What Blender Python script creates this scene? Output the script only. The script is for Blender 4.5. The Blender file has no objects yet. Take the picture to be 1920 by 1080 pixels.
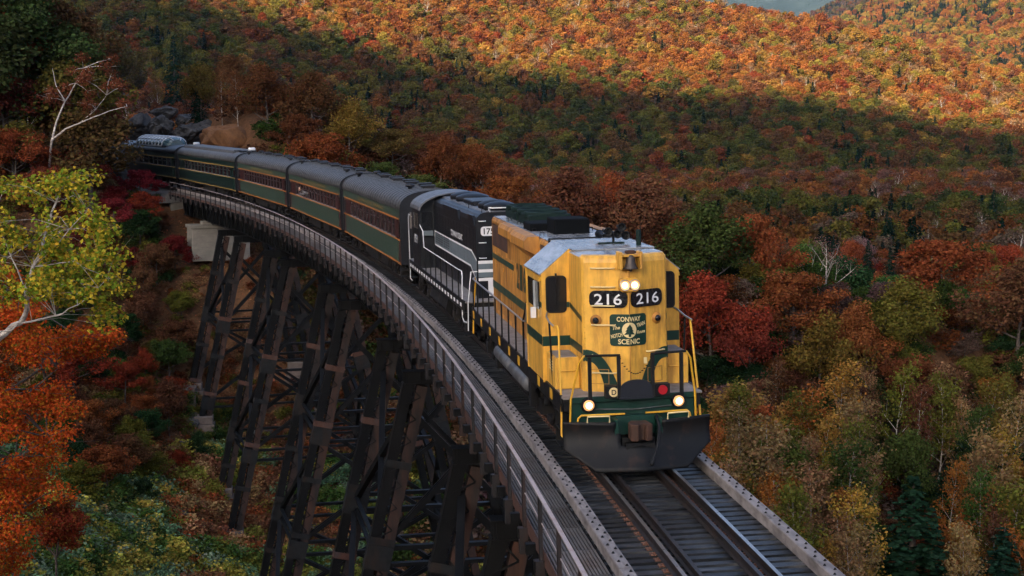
import bpy, bmesh, math, random
import numpy as np
from mathutils import Vector, Matrix

SC = bpy.context.scene
COL = SC.collection
R = math.radians

# ------------------------------------------------------------------ camera
FPX = 2858.3
CAM = np.array([-6.761, -30.388, 7.270])
YAW, PITCH, ROLL = -0.13283, 0.10951, 0.00506
_cy, _sy, _cp, _sp = math.cos(YAW), math.sin(YAW), math.cos(PITCH), math.sin(PITCH)
_R0 = np.array([_cy, _sy, 0]); FWD = np.array([-_sy*_cp, _cy*_cp, -_sp]); _U0 = np.array([-_sy*_sp, _cy*_sp, _cp])
RGT = _R0*math.cos(ROLL) + _U0*math.sin(ROLL)
UPV = -_R0*math.sin(ROLL) + _U0*math.cos(ROLL)
cam = bpy.data.cameras.new('camera')
cam.sensor_fit = 'HORIZONTAL'; cam.sensor_width = 36.0
cam.lens = FPX/1920*36.0
cam.clip_start = 0.5; cam.clip_end = 30000
camo = bpy.data.objects.new('camera', cam); COL.objects.link(camo)
camo.matrix_world = Matrix([[RGT[i], UPV[i], -FWD[i], CAM[i]] for i in range(3)] + [[0, 0, 0, 1]])
SC.camera = camo

# ------------------------------------------------------------------ sky, sun, exposure
SUN_EL = 27.0
SUN_H = np.array([-0.62, -0.785])            # horizontal direction towards the sun: behind and left of the camera
SUN_H = SUN_H/np.linalg.norm(SUN_H)
SUN_DIR = np.array([SUN_H[0]*math.cos(R(SUN_EL)), SUN_H[1]*math.cos(R(SUN_EL)), math.sin(R(SUN_EL))])
w = bpy.data.worlds.new('World'); SC.world = w; w.use_nodes = True
nt = w.node_tree
bg = nt.nodes['Background']
sky = nt.nodes.new('ShaderNodeTexSky'); sky.sky_type = 'NISHITA'; sky.sun_disc = False
sky.sun_elevation = R(SUN_EL); sky.sun_rotation = math.atan2(SUN_H[0], SUN_H[1])
sky.altitude = 500; sky.air_density = 0.6; sky.dust_density = 6.0; sky.ozone_density = 1.0
nt.links.new(sky.outputs[0], bg.inputs[0]); bg.inputs[1].default_value = 0.15
sun = bpy.data.lights.new('sun', 'SUN'); sun.energy = 5.0; sun.angle = R(1.0); sun.color = (1.0, 0.84, 0.60)
suno = bpy.data.objects.new('sun', sun); COL.objects.link(suno)
suno.rotation_euler = Vector(SUN_DIR).to_track_quat('Z', 'Y').to_euler()
SC.view_settings.view_transform = 'Standard'; SC.view_settings.look = 'None'
SC.view_settings.gamma = 1.0; SC.view_settings.use_curve_mapping = False
SC.view_settings.exposure = 1.45
SC.render.engine = 'CYCLES'
SC.cycles.max_bounces = 4; SC.cycles.diffuse_bounces = 2; SC.cycles.glossy_bounces = 2
SC.cycles.transmission_bounces = 3; SC.cycles.transparent_max_bounces = 6; SC.cycles.volume_bounces = 0
SC.cycles.use_denoising = True; SC.cycles.use_adaptive_sampling = True; SC.cycles.adaptive_threshold = 0.02

# ------------------------------------------------------------------ track geometry
K0, K1, SUPER = 0.00191, 1e-5, 0.0308         # gentle curve and superelevation
_S = np.linspace(-60, 260, 3201)
_TH = K0*_S + K1*_S*_S/2
_dx, _dy = -np.sin(_TH), np.cos(_TH)
_h = _S[1]-_S[0]
_X = np.concatenate([[0], np.cumsum((_dx[1:]+_dx[:-1])/2)*_h]); _Y = np.concatenate([[0], np.cumsum((_dy[1:]+_dy[:-1])/2)*_h])
_i0 = np.argmin(np.abs(_S)); _X -= _X[_i0]; _Y -= _Y[_i0]
def tz(s):
    if s < 45: return 0.0
    if s < 75: return 0.0065*(s-45)**2/60
    return 0.0065*15 + 0.0065*(s-75)
def cen(s): return np.array([np.interp(s, _S, _X), np.interp(s, _S, _Y)])
def tth(s): return K0*s + K1*s*s/2
def TP(s, lat, z):
    l = lat - SUPER*z; z2 = z + SUPER*lat; a = tth(s); c = cen(s)
    return Vector((c[0]+l*math.cos(a), c[1]+l*math.sin(a), z2+tz(s)))
def TPL(s, lat, z):                            # plumb version, no superelevation
    a = tth(s); c = cen(s)
    return Vector((c[0]+lat*math.cos(a), c[1]+lat*math.sin(a), z+tz(s)))
def tframe(s, lat=0, z=0, tilt=True):
    a = tth(s); ey = Vector((-math.sin(a), math.cos(a), 0))
    ex = Vector((math.cos(a), math.sin(a), SUPER if tilt else 0)).normalized()
    ez = ex.cross(ey); o = TP(s, lat, z) if tilt else TPL(s, lat, z)
    return Matrix([[ex[i], ey[i], ez[i], o[i]] for i in range(3)] + [[0, 0, 0, 1]])
def vframe(s0, s1, org):                       # a vehicle: pivots s0, s1; local origin at station org
    a, b = TP(s0, 0, 0), TP(s1, 0, 0)
    ey = (b-a).normalized(); o = a + ey*(org-s0)
    ex = Vector((ey[1], -ey[0], 0)).normalized(); ex = (ex + Vector((0, 0, SUPER))).normalized()
    ez = ex.cross(ey).normalized(); ex = ey.cross(ez)
    return Matrix([[ex[i], ey[i], ez[i], o[i]] for i in range(3)] + [[0, 0, 0, 1]])
def ray(px, py): return FWD + RGT*(px-960)/FPX - UPV*(py-540)/FPX
def at(px, py, t): return Vector(CAM + ray(px, py)*t)

# ------------------------------------------------------------------ object helpers
def tag(o, label=None, cat=None, group=None, kind=None):
    if label: o['label'] = label
    if cat: o['category'] = cat
    if group: o['group'] = group
    if kind: o['kind'] = kind
    return o
def empty(name, mw=None, loc=None):
    o = bpy.data.objects.new(name, None); COL.objects.link(o); o.empty_display_size = 0.2
    if mw is not None: o.matrix_world = mw
    if loc is not None: o.location = loc
    return o
def link(name, me, parent=None, mw=None):
    o = bpy.data.objects.new(name, me); COL.objects.link(o)
    if parent is not None: o.parent = parent
    if mw is not None: o.matrix_basis = mw
    return o

class MB:
    """collects shapes, builds ONE mesh"""
    def __init__(s): s.v = []; s.f = []; s.m = []; s.sm = []
    def add(s, vs, fs, m=0, smooth=False):
        o = len(s.v); s.v += [tuple(p) for p in vs]
        for f in fs: s.f.append(tuple(i+o for i in f)); s.m.append(m); s.sm.append(smooth)
        return s
    def box(s, x0, x1, y0, y1, z0, z1, m=0, M=None):
        vs = [Vector((x, y, z)) for z in (z0, z1) for y in (y0, y1) for x in (x0, x1)]
        if M is not None: vs = [M @ p for p in vs]
        return s.add(vs, [(0, 2, 3, 1), (4, 5, 7, 6), (0, 1, 5, 4), (2, 6, 7, 3), (0, 4, 6, 2), (1, 3, 7, 5)], m)
    def bar(s, a, b, w, h, m=0, up=(0, 0, 1)):
        a, b = Vector(a), Vector(b); d = (b-a)
        L = d.length; d = d/L; u = Vector(up)
        x = d.cross(u)
        if x.length < 1e-4: x = d.cross(Vector((1, 0, 0)))
        x.normalize(); z = x.cross(d)
        M = Matrix([[x[i], d[i], z[i], a[i]] for i in range(3)] + [[0, 0, 0, 1]])
        return s.box(-w/2, w/2, 0, L, -h/2, h/2, m, M)
    def tube(s, pts, r, n=6, m=0, cap=True, smooth=True):
        pts = [Vector(p) for p in pts]; k = len(pts)
        rs = r if isinstance(r, (list, tuple)) else [r]*k
        vs = []; prev = None
        for i, p in enumerate(pts):
            d = (pts[min(i+1, k-1)] - pts[max(i-1, 0)])
            if d.length < 1e-9: d = Vector((0, 0, 1))
            d.normalize()
            if prev is None:
                x = d.cross(Vector((0, 0, 1)))
                if x.length < 1e-3: x = Vector((1, 0, 0))
            else: x = prev - d*prev.dot(d)
            x.normalize(); prev = x; y = d.cross(x)
            for j in range(n):
                a = 2*math.pi*j/n; vs.append(p + (x*math.cos(a) + y*math.sin(a))*rs[i])
        fs = []
        for i in range(k-1):
            for j in range(n):
                fs.append((i*n+j, i*n+(j+1) % n, (i+1)*n+(j+1) % n, (i+1)*n+j))
        s.add(vs, fs, m, smooth)
        if cap: s.add(vs[:n], [tuple(range(n))[::-1]], m); s.add(vs[-n:], [tuple(range(n))], m)
        return s
    def plate(s, o, ex, ey, poly, t, m=0):
        """polygon poly (2-D, in ex/ey) extruded t along ex x ey from plane o"""
        o, ex, ey = Vector(o), Vector(ex).normalized(), Vector(ey).normalized(); n = ex.cross(ey)
        k = len(poly)
        a = [o + ex*p[0] + ey*p[1] for p in poly]; b = [p + n*t for p in a]
        return s.add(a+b, [tuple(range(k))[::-1], tuple(range(k, 2*k))] + [(i, (i+1) % k, (i+1) % k+k, i+k) for i in range(k)], m)
    def lathe(s, o, ax, prof, n=16, m=0, smooth=True, cap=True):
        """prof: (radius, distance along ax)"""
        o, ax = Vector(o), Vector(ax).normalized()
        x = ax.cross(Vector((0, 0, 1)));
        if x.length < 1e-3: x = Vector((1, 0, 0))
        x.normalize(); y = ax.cross(x)
        vs = [o + ax*d + (x*math.cos(2*math.pi*j/n) + y*math.sin(2*math.pi*j/n))*r for r, d in prof for j in range(n)]
        fs = [(i*n+j, i*n+(j+1) % n, (i+1)*n+(j+1) % n, (i+1)*n+j) for i in range(len(prof)-1) for j in range(n)]
        s.add(vs, fs, m, smooth)
        if cap: s.add(vs[:n], [tuple(range(n))[::-1]], m); s.add(vs[-n:], [tuple(range(n))], m)
        return s
    def extrude(s, prof, y0, y1, m=0, smooth=False, closed=True, ny=1):
        """profile (x,z) swept along y"""
        k = len(prof); ys = [y0+(y1-y0)*i/ny for i in range(ny+1)]
        vs = [(x, y, z) for y in ys for x, z in prof]
        fs = []
        for i in range(ny):
            for j in range(k if closed else k-1): fs.append((i*k+j, i*k+(j+1) % k, (i+1)*k+(j+1) % k, (i+1)*k+j))
        s.add(vs, fs, m, smooth)
        if closed: s.add(vs[:k], [tuple(range(k))], m); s.add(vs[-k:], [tuple(range(k))[::-1]], m)
        return s
    def mesh(s, name, mats, bevel=0, fix=True):
        me = bpy.data.meshes.new(name)
        me.from_pydata(s.v, [], s.f)
        for mt in (mats if isinstance(mats, (list, tuple)) else [mats]): me.materials.append(mt)
        me.polygons.foreach_set('material_index', s.m); me.polygons.foreach_set('use_smooth', s.sm)
        if fix or bevel:
            bm = bmesh.new(); bm.from_mesh(me)
            if bevel:
                bmesh.ops.remove_doubles(bm, verts=bm.verts, dist=1e-5)
                es = [e for e in bm.edges if len(e.link_faces) == 2 and e.calc_face_angle(0) > 0.6]
                bmesh.ops.bevel(bm, geom=es, offset=bevel, segments=2 if bevel > .03 else 1, profile=.5, affect='EDGES', clamp_overlap=True)
            bmesh.ops.recalc_face_normals(bm, faces=bm.faces); bm.to_mesh(me); bm.free()
        me.update(); return me
    def build(s, name, mats, parent=None, bevel=0, mw=None, fix=True):
        return link(name, s.mesh(name, mats, bevel, fix), parent, mw)
def rrect(w, h, r, n=4, cx=0, cy=0):
    out = []
    for (sx, sy, a0) in ((1, 1, 0), (-1, 1, 90), (-1, -1, 180), (1, -1, 270)):
        for i in range(n+1):
            a = R(a0+90*i/n); out.append((cx+sx*(w/2-r)+r*math.cos(a), cy+sy*(h/2-r)+r*math.sin(a)))
    return out
def disc(r, n=20, cx=0, cy=0): return [(cx+r*math.cos(2*math.pi*i/n), cy+r*math.sin(2*math.pi*i/n)) for i in range(n)]

def text_part(name, body, m, parent, o, ex, ey, size, width=None, ext=0.004, bold=0.0, shear=0.0):
    """letters as a thin raised mesh, centred at o in the plane ex/ey"""
    cu = bpy.data.curves.new('t', 'FONT'); cu.body = body; cu.size = 1.0; cu.offset = bold; cu.shear = shear
    cu.align_x = 'CENTER'; cu.align_y = 'CENTER'; cu.resolution_u = 3; cu.extrude = 0.0
    ob = bpy.data.objects.new('t', cu); COL.objects.link(ob)
    dg = bpy.context.evaluated_depsgraph_get()
    me = bpy.data.meshes.new_from_object(ob.evaluated_get(dg))
    bpy.data.objects.remove(ob); bpy.data.curves.remove(cu)
    co = np.array([v.co for v in me.vertices])
    lo, hi = co.min(0), co.max(0); mid = (lo+hi)/2
    sy = size/(hi[1]-lo[1]); sx = sy if width is None else width/(hi[0]-lo[0])
    o, ex, ey = Vector(o), Vector(ex).normalized(), Vector(ey).normalized(); n = ex.cross(ey)
    for v in me.vertices:
        a, b = (v.co.x-mid[0])*sx, (v.co.y-mid[1])*sy
        v.co = o + ex*a + ey*b + n*ext
    me.materials.clear(); me.materials.append(m); me.name = name
    return link(name, me, parent)

# ------------------------------------------------------------------ materials
def newmat(name):
    m = bpy.data.materials.new(name); m.use_nodes = True
    t = m.node_tree; return m, t, t.nodes['Principled BSDF']
def ramp(t, fac, stops):
    r = t.nodes.new('ShaderNodeValToRGB'); cr = r.color_ramp
    while len(cr.elements) < len(stops): cr.elements.new(0.5)
    for e, (p, c) in zip(cr.elements, stops): e.position = p; e.color = (*c[:3], 1)
    t.links.new(fac, r.inputs[0]); return r.outputs[0]
def noise(t, scale=5, detail=4, rough=.6, stretch=(1, 1, 1), coord='Object', dist=0):
    tc = t.nodes.new('ShaderNodeTexCoord'); mp = t.nodes.new('ShaderNodeMapping')
    mp.inputs['Scale'].default_value = stretch
    t.links.new(tc.outputs[coord], mp.inputs['Vector'])
    n = t.nodes.new('ShaderNodeTexNoise'); n.noise_dimensions = '4D'
    oi = t.nodes.new('ShaderNodeObjectInfo'); mu = t.nodes.new('ShaderNodeMath'); mu.operation = 'MULTIPLY'; mu.inputs[1].default_value = 60
    t.links.new(oi.outputs['Random'], mu.inputs[0]); t.links.new(mu.outputs[0], n.inputs['W'])
    t.links.new(mp.outputs[0], n.inputs['Vector'])
    n.inputs['Scale'].default_value = scale; n.inputs['Detail'].default_value = detail; n.inputs['Roughness'].default_value = rough
    n.inputs['Distortion'].default_value = dist
    return n.outputs[0]
def mix(t, fac, a, b, mode='MIX'):
    n = t.nodes.new('ShaderNodeMix'); n.data_type = 'RGBA'; n.blend_type = mode
    for k, v in ((0, fac), (6, a), (7, b)):
        if isinstance(v, bpy.types.NodeSocket): t.links.new(v, n.inputs[k])
        elif k == 0: n.inputs[0].default_value = v
        else: n.inputs[k].default_value = (*v[:3], 1)
    return n.outputs[2]
def bumpit(t, p, h, strength=.3, dist=.02):
    b = t.nodes.new('ShaderNodeBump'); b.inputs['Strength'].default_value = strength; b.inputs['Distance'].default_value = dist
    t.links.new(h, b.inputs['Height']); t.links.new(b.outputs[0], p.inputs['Normal'])
def mat(name, col, rough=.6, metal=0, var=.2, scale=4, bump=0, dirt=None, dirt_amt=.5, dscale=2.5, dstretch=(1, 1, .25), spec=.4, objvar=0):
    m, t, p = newmat(name)
    a = tuple(c*(1-var) for c in col); b = tuple(min(1, c*(1+var)) for c in col)
    n = noise(t, scale)
    c = ramp(t, n, [(.3, a), (.7, b)])
    if dirt is not None:
        d = noise(t, dscale, 6, .65, dstretch)
        lo = .62-.35*dirt_amt
        f = ramp(t, d, [(lo, (0, 0, 0)), (lo+.25, (1, 1, 1))])
        c = mix(t, f, c, dirt)
    if objvar:
        oi = t.nodes.new('ShaderNodeObjectInfo')
        f = ramp(t, oi.outputs['Random'], [(0, (1-objvar,)*3), (1, (1+objvar,)*3)])
        c = mix(t, 1.0, c, f, 'MULTIPLY')
    t.links.new(c, p.inputs['Base Color'])
    p.inputs['Roughness'].default_value = rough; p.inputs['Metallic'].default_value = metal
    p.inputs['Specular IOR Level'].default_value = spec
    if rough < .9:
        rr = t.nodes.new('ShaderNodeMapRange'); rr.inputs['To Min'].default_value = max(.05, rough-.12); rr.inputs['To Max'].default_value = min(1, rough+.15)
        t.links.new(noise(t, scale*2.3), rr.inputs['Value']); t.links.new(rr.outputs[0], p.inputs['Roughness'])
    if bump: bumpit(t, p, noise(t, scale*6, 5), bump)
    return m
def emit(name, col, s):
    m, t, p = newmat(name); p.inputs['Base Color'].default_value = (*col, 1)
    p.inputs['Emission Color'].default_value = (*col, 1); p.inputs['Emission Strength'].default_value = s
    return m

M = {}
M['yellow'] = mat('yellow_paint', (.79, .43, .062), .42, var=.12, scale=5, dirt=(.38, .185, .04), dirt_amt=.52, dscale=3.6, dstretch=(1.3, 1.3, .22), bump=.06)
M['yellow_worn'] = mat('yellow_weathered', (.60, .27, .045), .55, var=.16, scale=2.2, dirt=(.22, .095, .025), dirt_amt=.66, dscale=1.6, dstretch=(1, 1.6, .35), bump=.1)
M['yellow_rail'] = mat('yellow_rail', (.70, .38, .03), .4, var=.06)
M['green'] = mat('green_paint', (.004, .034, .024), .38, var=.15, dirt=(.02, .05, .04), dirt_amt=.35)
M['green_worn'] = mat('green_worn', (.012, .05, .035), .5, var=.2, dirt=(.10, .07, .02), dirt_amt=.45)
M['black'] = mat('black_steel', (.006, .007, .008), .55, var=.3, dirt=(.02, .019, .018), dirt_amt=.35, spec=.25)
M['black_matte'] = mat('black_matte', (.005, .006, .007), .9, var=.3, spec=.08)
M['black_gloss'] = mat('black_gloss', (.01, .011, .014), .25, var=.2)
M['under'] = mat('underframe_dirt', (.009, .009, .010), .75, var=.35, dirt=(.026, .021, .017), dirt_amt=.45, spec=.25)
M['tank'] = mat('tank_steel', (.11, .115, .12), .45, var=.3, dirt=(.03, .03, .03), dirt_amt=.5)
M['steel'] = mat('bright_steel', (.42, .42, .42), .35, metal=.8, var=.1)
M['white'] = mat('white_paint', (.74, .74, .74), .45, var=.05)
M['cream'] = mat('cream_letter', (.78, .62, .30), .5, var=.05)
M['roofpaint'] = mat('roof_wet', (.33, .34, .35), .20, var=.25, scale=1.2, dirt=(.05, .06, .06), dirt_amt=.48, dscale=1.1, dstretch=(2.5, .5, 1), spec=.7)
M['roofgreen'] = mat('roof_green', (.007, .018, .015), .7, var=.3, spec=.15)
M['navy'] = mat('navy_plate', (.008, .011, .018), .5, var=.2)
M['glass'] = mat('dark_glass', (.012, .014, .017), .06, var=.1, spec=.6)
M['deck'] = mat('walkway_plate', (.23, .215, .205), .6, var=.2, dirt=(.12, .09, .07), dirt_amt=.4, bump=.2)
M['rust'] = mat('rusty_iron', (.075, .032, .018), .8, var=.35, dirt=(.03, .018, .013), dirt_amt=.5, bump=.3)
M['bell'] = mat('bell_bronze', (.075, .062, .055), .45, metal=.5, var=.3)
M['plow'] = mat('plow_steel', (.0055, .006, .0065), .5, var=.3, scale=2, dirt=(.045, .024, .015), dirt_amt=.22, dscale=2.5, dstretch=(1, 1, 1), spec=.25)
M['lamp'] = emit('lamp_lit', (1.0, .82, .55), 1.5)
M['lampring'] = emit('lamp_glow', (1.0, .50, .18), .16)
M['red'] = mat('red_lens', (.35, .012, .02), .3, var=.1)
M['gp_black'] = mat('black_body', (.007, .009, .012), .42, var=.2, dirt=(.018, .019, .022), dirt_amt=.4, spec=.3)
M['gp_grey'] = mat('grey_stripe', (.13, .165, .185), .5, var=.1, dirt=(.1, .12, .13), dirt_amt=.4)
M['gp_roof'] = mat('grey_roof', (.12, .125, .135), .45, var=.25, dirt=(.035, .038, .042), dirt_amt=.5)
M['c_green'] = mat('coach_green', (.030, .064, .048), .38, var=.25, scale=9, dirt=(.058, .068, .05), dirt_amt=.5, dscale=6)
M['c_dark'] = mat('coach_dark_green', (.006, .021, .018), .36, var=.25, dirt=(.014, .02, .018), dirt_amt=.4)
M['maroon'] = mat('maroon_band', (.038, .012, .013), .42, var=.2, dirt=(.04, .02, .022), dirt_amt=.4)
M['orange'] = mat('orange_line', (.50, .17, .03), .5, var=.12, dirt=(.2, .08, .03), dirt_amt=.35)
M['gold'] = mat('gold_line', (.34, .22, .06), .5, var=.15)
M['c_roof'] = mat('coach_roof', (.075, .078, .082), .5, var=.45, scale=9, dirt=(.026, .028, .029), dirt_amt=.5, dscale=3, bump=.15)
M['c_roof_dark'] = mat('coach_roof_dark', (.012, .013, .016), .42, var=.3)
M['core'] = mat('coach_core', (.012, .012, .013), .8, var=.2)
M['sill'] = mat('window_sill', (.24, .21, .20), .6, var=.2)
M['wframe'] = mat('window_sash', (.045, .030, .030), .5, var=.15)
M['silver'] = mat('dome_frame', (.50, .52, .54), .4, metal=.3, var=.1)
M['domeglass'] = mat('dome_glass', (.06, .11, .13), .08, var=.2, spec=.8)
# ------------------------------------------------------------------ terrain
def smooth(a, b, x):
    t = np.clip((x-a)/(b-a), 0, 1); return t*t*(3-2*t)
def vnoise(x, y, seed=0):
    """cheap smooth value noise in -1..1"""
    xi, yi = np.floor(x), np.floor(y); fx, fy = x-xi, y-yi
    fx = fx*fx*(3-2*fx); fy = fy*fy*(3-2*fy)
    def hsh(i, j):
        v = np.sin(i*127.1 + j*311.7 + seed*74.7)*43758.5453
        return (v-np.floor(v))*2-1
    a, b, c, d = hsh(xi, yi), hsh(xi+1, yi), hsh(xi, yi+1), hsh(xi+1, yi+1)
    return (a*(1-fx)+b*fx)*(1-fy) + (c*(1-fx)+d*fx)*fy
def fbm(x, y, sc, oc=4, seed=0):
    s = 0; a = 1.0; f = 1/sc
    for o in range(oc): s = s + a*vnoise(x*f, y*f, seed+o); a *= .5; f *= 2.03
    return s
G_V = [-70, -45, -20, 10, 30, 55, 77, 90, 104, 110, 114.5, 120, 126, 135, 400]
G_Z = [-10, -15, -22, -25.5, -26, -25.8, -23.2, -20.3, -16.6, -10.8, -6.6, -4.2, -1.2, -0.75, -0.75]
SL_V = [-60, 0, 30, 60, 90, 110, 122, 132, 142, 175, 230]
SL_S = [.85, .85, .75, .62, .55, .50, .55, .75, 1.9, 1.5, .7]
def track_u(x, y):
    s = np.interp(y, _Y, _S); return x - np.interp(y, _Y, _X), s
CRX = [-900, 300, 900, 1080, 1250, 1400, 1560, 1640, 1720, 1920, 2400]
CRY = [-190, -130, -30, -8, 22, 44, 68, 92, 116, 165, 200]
HBX = [1200, 1420, 1480, 1560, 1640, 1740, 1920, 2600]
HBY = [215, 130, 84, 48, 10, -30, -105, -240]
def terrain(x, y):
    x = np.asarray(x, float); y = np.asarray(y, float)
    u, s = track_u(x, y)
    g = np.interp(s, G_V, G_Z); sl = np.interp(s, SL_V, SL_S)
    onbank = smooth(118, 130, s)
    lift = np.interp(s, [75, 131, 200], [0, .46, .9])
    # left of the track: mountain side
    L = np.maximum(-u-4.2, 0)
    Lc = 40*(1-np.exp(-L/40))
    n = fbm(x, y, 14, 4, 3)
    left = g + sl*Lc + .22*np.maximum(L-20, 0) + n*np.clip(L/6, 0, 1)*1.1
    # right of the track
    Rr = np.maximum(u-4.5, 0)
    low = g - .13*Rr
    low = np.maximum(low, -31) + n*np.clip(Rr/8, 0, 1)*.8
    knoll = 8.2*np.exp(-((s-156)/24)**2)*smooth(4.5, 13, u)*(1-smooth(22, 52, u))
    bank = g - .30*np.maximum(Rr-14*np.exp(-((s-156)/25)**2), 0) + knoll
    bank = np.maximum(bank, -31) + n*np.clip(Rr/6, 0, 1)*1.0
    right = low*(1-onbank) + bank*onbank
    near = np.where(u < 0, left, right) + lift*onbank
    # the cutting behind the first bend of the line: mountain closes round the far end of the track
    near = near + smooth(190, 250, s)*smooth(-10, -60, u)*25
    # far valley and hills, laid out by bearing and distance from the viewpoint
    dx, dy = x-CAM[0], y-CAM[1]
    fw = dx*FWD[0]/_cp + dy*FWD[1]/_cp; rt = dx*_R0[0] + dy*_R0[1]
    r = np.hypot(dx, dy); front = fw > 1
    px = np.where(front, 960+FPX*rt/np.maximum(fw, 1), np.where(rt > 0, 3000, -1000))
    px = np.clip(px, -900, 2600)
    floor = -30 + 2.5*fbm(x, y, 160, 3, 9)
    D1 = 1500.0
    hc = CAM[2] + (226-np.interp(px, CRX, CRY))/FPX*D1
    st = np.interp(px, [-900, 300, 900, 1500, 1920, 2600], [420, 520, 800, 900, 980, 980])
    ta = np.clip((r-st)/(D1-st), 0, 1); up = ta*(.55+.45*ta)*1.0
    up = up*(1-.0) 
    dn = smooth(D1, D1+650, r)
    hA = (hc-floor)*up*(1-dn*.85) + 16*fbm(x, y, 330, 3, 21)*up*(1-up)*2
    D2 = 3000.0
    hb = CAM[2] + (226-np.interp(px, HBX, HBY))/FPX*D2
    tb = np.clip((r-1850)/(D2-1850), 0, 1)
    hB = np.maximum(hb-floor, 0)*tb*(1-.6*smooth(D2, 4000, r)) + 26*fbm(x, y, 420, 3, 31)*tb*(1-tb)*2
    D3 = 4600.0
    hcx = CAM[2] + (226-np.interp(px, [1300, 1480, 1560, 1640, 1900], [240, 50, 14, -30, -120]))/FPX*D3
    hC = np.maximum(hcx-floor, 0)*smooth(3500, D3, r)*(1-.7*smooth(D3, 5600, r))
    D4 = 8200.0
    hdx = CAM[2] + (226-np.interp(px, [-900, 1000, 1300, 1420, 1600, 2600], [-200, -150, -85, -70, -110, -240]))/FPX*D4
    rid = fbm(x, y, 1500, 5, 41)
    hD = np.maximum(hdx-floor, 0)*smooth(5200, D4, r) + 190*rid*smooth(5200, 6500, r)
    ht = np.maximum.reduce([hA, hB, hC, hD]) 
    far = floor + ht
    bl = smooth(190, 330, r)
    keep = smooth(700, -500, px)*(1-smooth(420, 700, r))*(u < 0)      # mountain shoulder on the left
    bl = bl*(1-.85*keep)
    bl = np.where(front, bl, smooth(250, 500, r))
    return near*(1-bl) + far*bl
def ground(x, y): return float(terrain(np.array([x]), np.array([y]))[0])

az = np.concatenate([np.linspace(-180, -34, 40, endpoint=False), np.linspace(-34, 34, 260), np.linspace(34, 180, 41)[1:-1]])
rad = [2.0]
while rad[-1] < 11500: rad.append(rad[-1] + (max(.55, min(rad[-1]*.0165, .95)) if rad[-1] < 230 else rad[-1]*.0165))
rad = np.array(rad); na, nr = len(az), len(rad)
base_az = math.atan2(FWD[0], FWD[1])
A, RR = np.meshgrid(np.radians(az)+base_az, rad)
TX = CAM[0] + RR*np.sin(A); TY = CAM[1] + RR*np.cos(A); TZ = terrain(TX, TY)
vs = np.stack([TX.ravel(), TY.ravel(), TZ.ravel()], 1)
i, j = np.meshgrid(np.arange(nr-1), np.arange(na), indexing='ij')
j2 = (j+1) % na
fs = np.stack([i*na+j, i*na+j2, (i+1)*na+j2, (i+1)*na+j], -1).reshape(-1, 4)[:, ::-1]
vs = np.vstack([vs, [[CAM[0], CAM[1], ground(CAM[0], CAM[1])]]])
fl = [tuple(f) for f in fs.tolist()] + [(na*nr, j, (j+1) % na)[::-1] for j in range(na)]
me = bpy.data.meshes.new('ground'); me.from_pydata(vs.tolist(), [], fl)
me.polygons.foreach_set('use_smooth', [True]*len(fl))
m, t, p = newmat('forest_floor')
n1 = noise(t, .35, 6, .7); n2 = noise(t, 2.5, 5, .7); n3 = noise(t, .012, 6, .65)
c1 = ramp(t, n2, [(.32, (.04, .022, .012)), (.48, (.14, .066, .030)), (.58, (.20, .10, .05)), (.72, (.06, .055, .022))])
c2 = ramp(t, n1, [(.35, (.05, .035, .02)), (.6, (.16, .08, .04))])
c = mix(t, .5, c1, c2)
# far wooded slopes: individual crowns are too small to tell apart there
cf = ramp(t, noise(t, .05, 8, .72), [(.30, (.016, .028, .012)), (.45, (.075, .040, .018)), (.56, (.11, .055, .02)), (.72, (.10, .085, .025))])
cd = t.nodes.new('ShaderNodeNewGeometry'); sx = t.nodes.new('ShaderNodeVectorMath'); sx.operation = 'LENGTH'
t.links.new(cd.outputs['Position'], sx.inputs[0])
f = t.nodes.new('ShaderNodeMapRange'); f.inputs[1].default_value = 350; f.inputs[2].default_value = 700; t.links.new(sx.outputs['Value'], f.inputs[0])
c = mix(t, f.outputs[0], c, cf)
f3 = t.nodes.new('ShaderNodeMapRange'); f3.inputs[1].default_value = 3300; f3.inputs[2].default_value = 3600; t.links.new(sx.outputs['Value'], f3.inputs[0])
c = mix(t, f3.outputs[0], c, ramp(t, noise(t, .02, 8, .7), [(.35, (.022, .018, .010)), (.65, (.055, .026, .013))]))  # hill further back: cloud shade put into its colour as darker brown
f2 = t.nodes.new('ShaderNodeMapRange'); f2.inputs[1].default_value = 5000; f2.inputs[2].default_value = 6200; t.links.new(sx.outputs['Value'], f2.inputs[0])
c = mix(t, f2.outputs[0], c, ramp(t, noise(t, .004, 8, .7), [(.35, (.010, .022, .026)), (.65, (.032, .048, .050))]))  # far mountain: blue of distant haze put into the ground colour as well
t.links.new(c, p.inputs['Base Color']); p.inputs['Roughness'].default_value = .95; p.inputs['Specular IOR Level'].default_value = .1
bumpit(t, p, noise(t, 3, 6, .7), .8, .15)
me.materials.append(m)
ground_ob = link('ground', me); tag(ground_ob, 'leaf strewn ground of the wooded ravine, valley floor and hills', 'ground', kind='structure')
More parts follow.
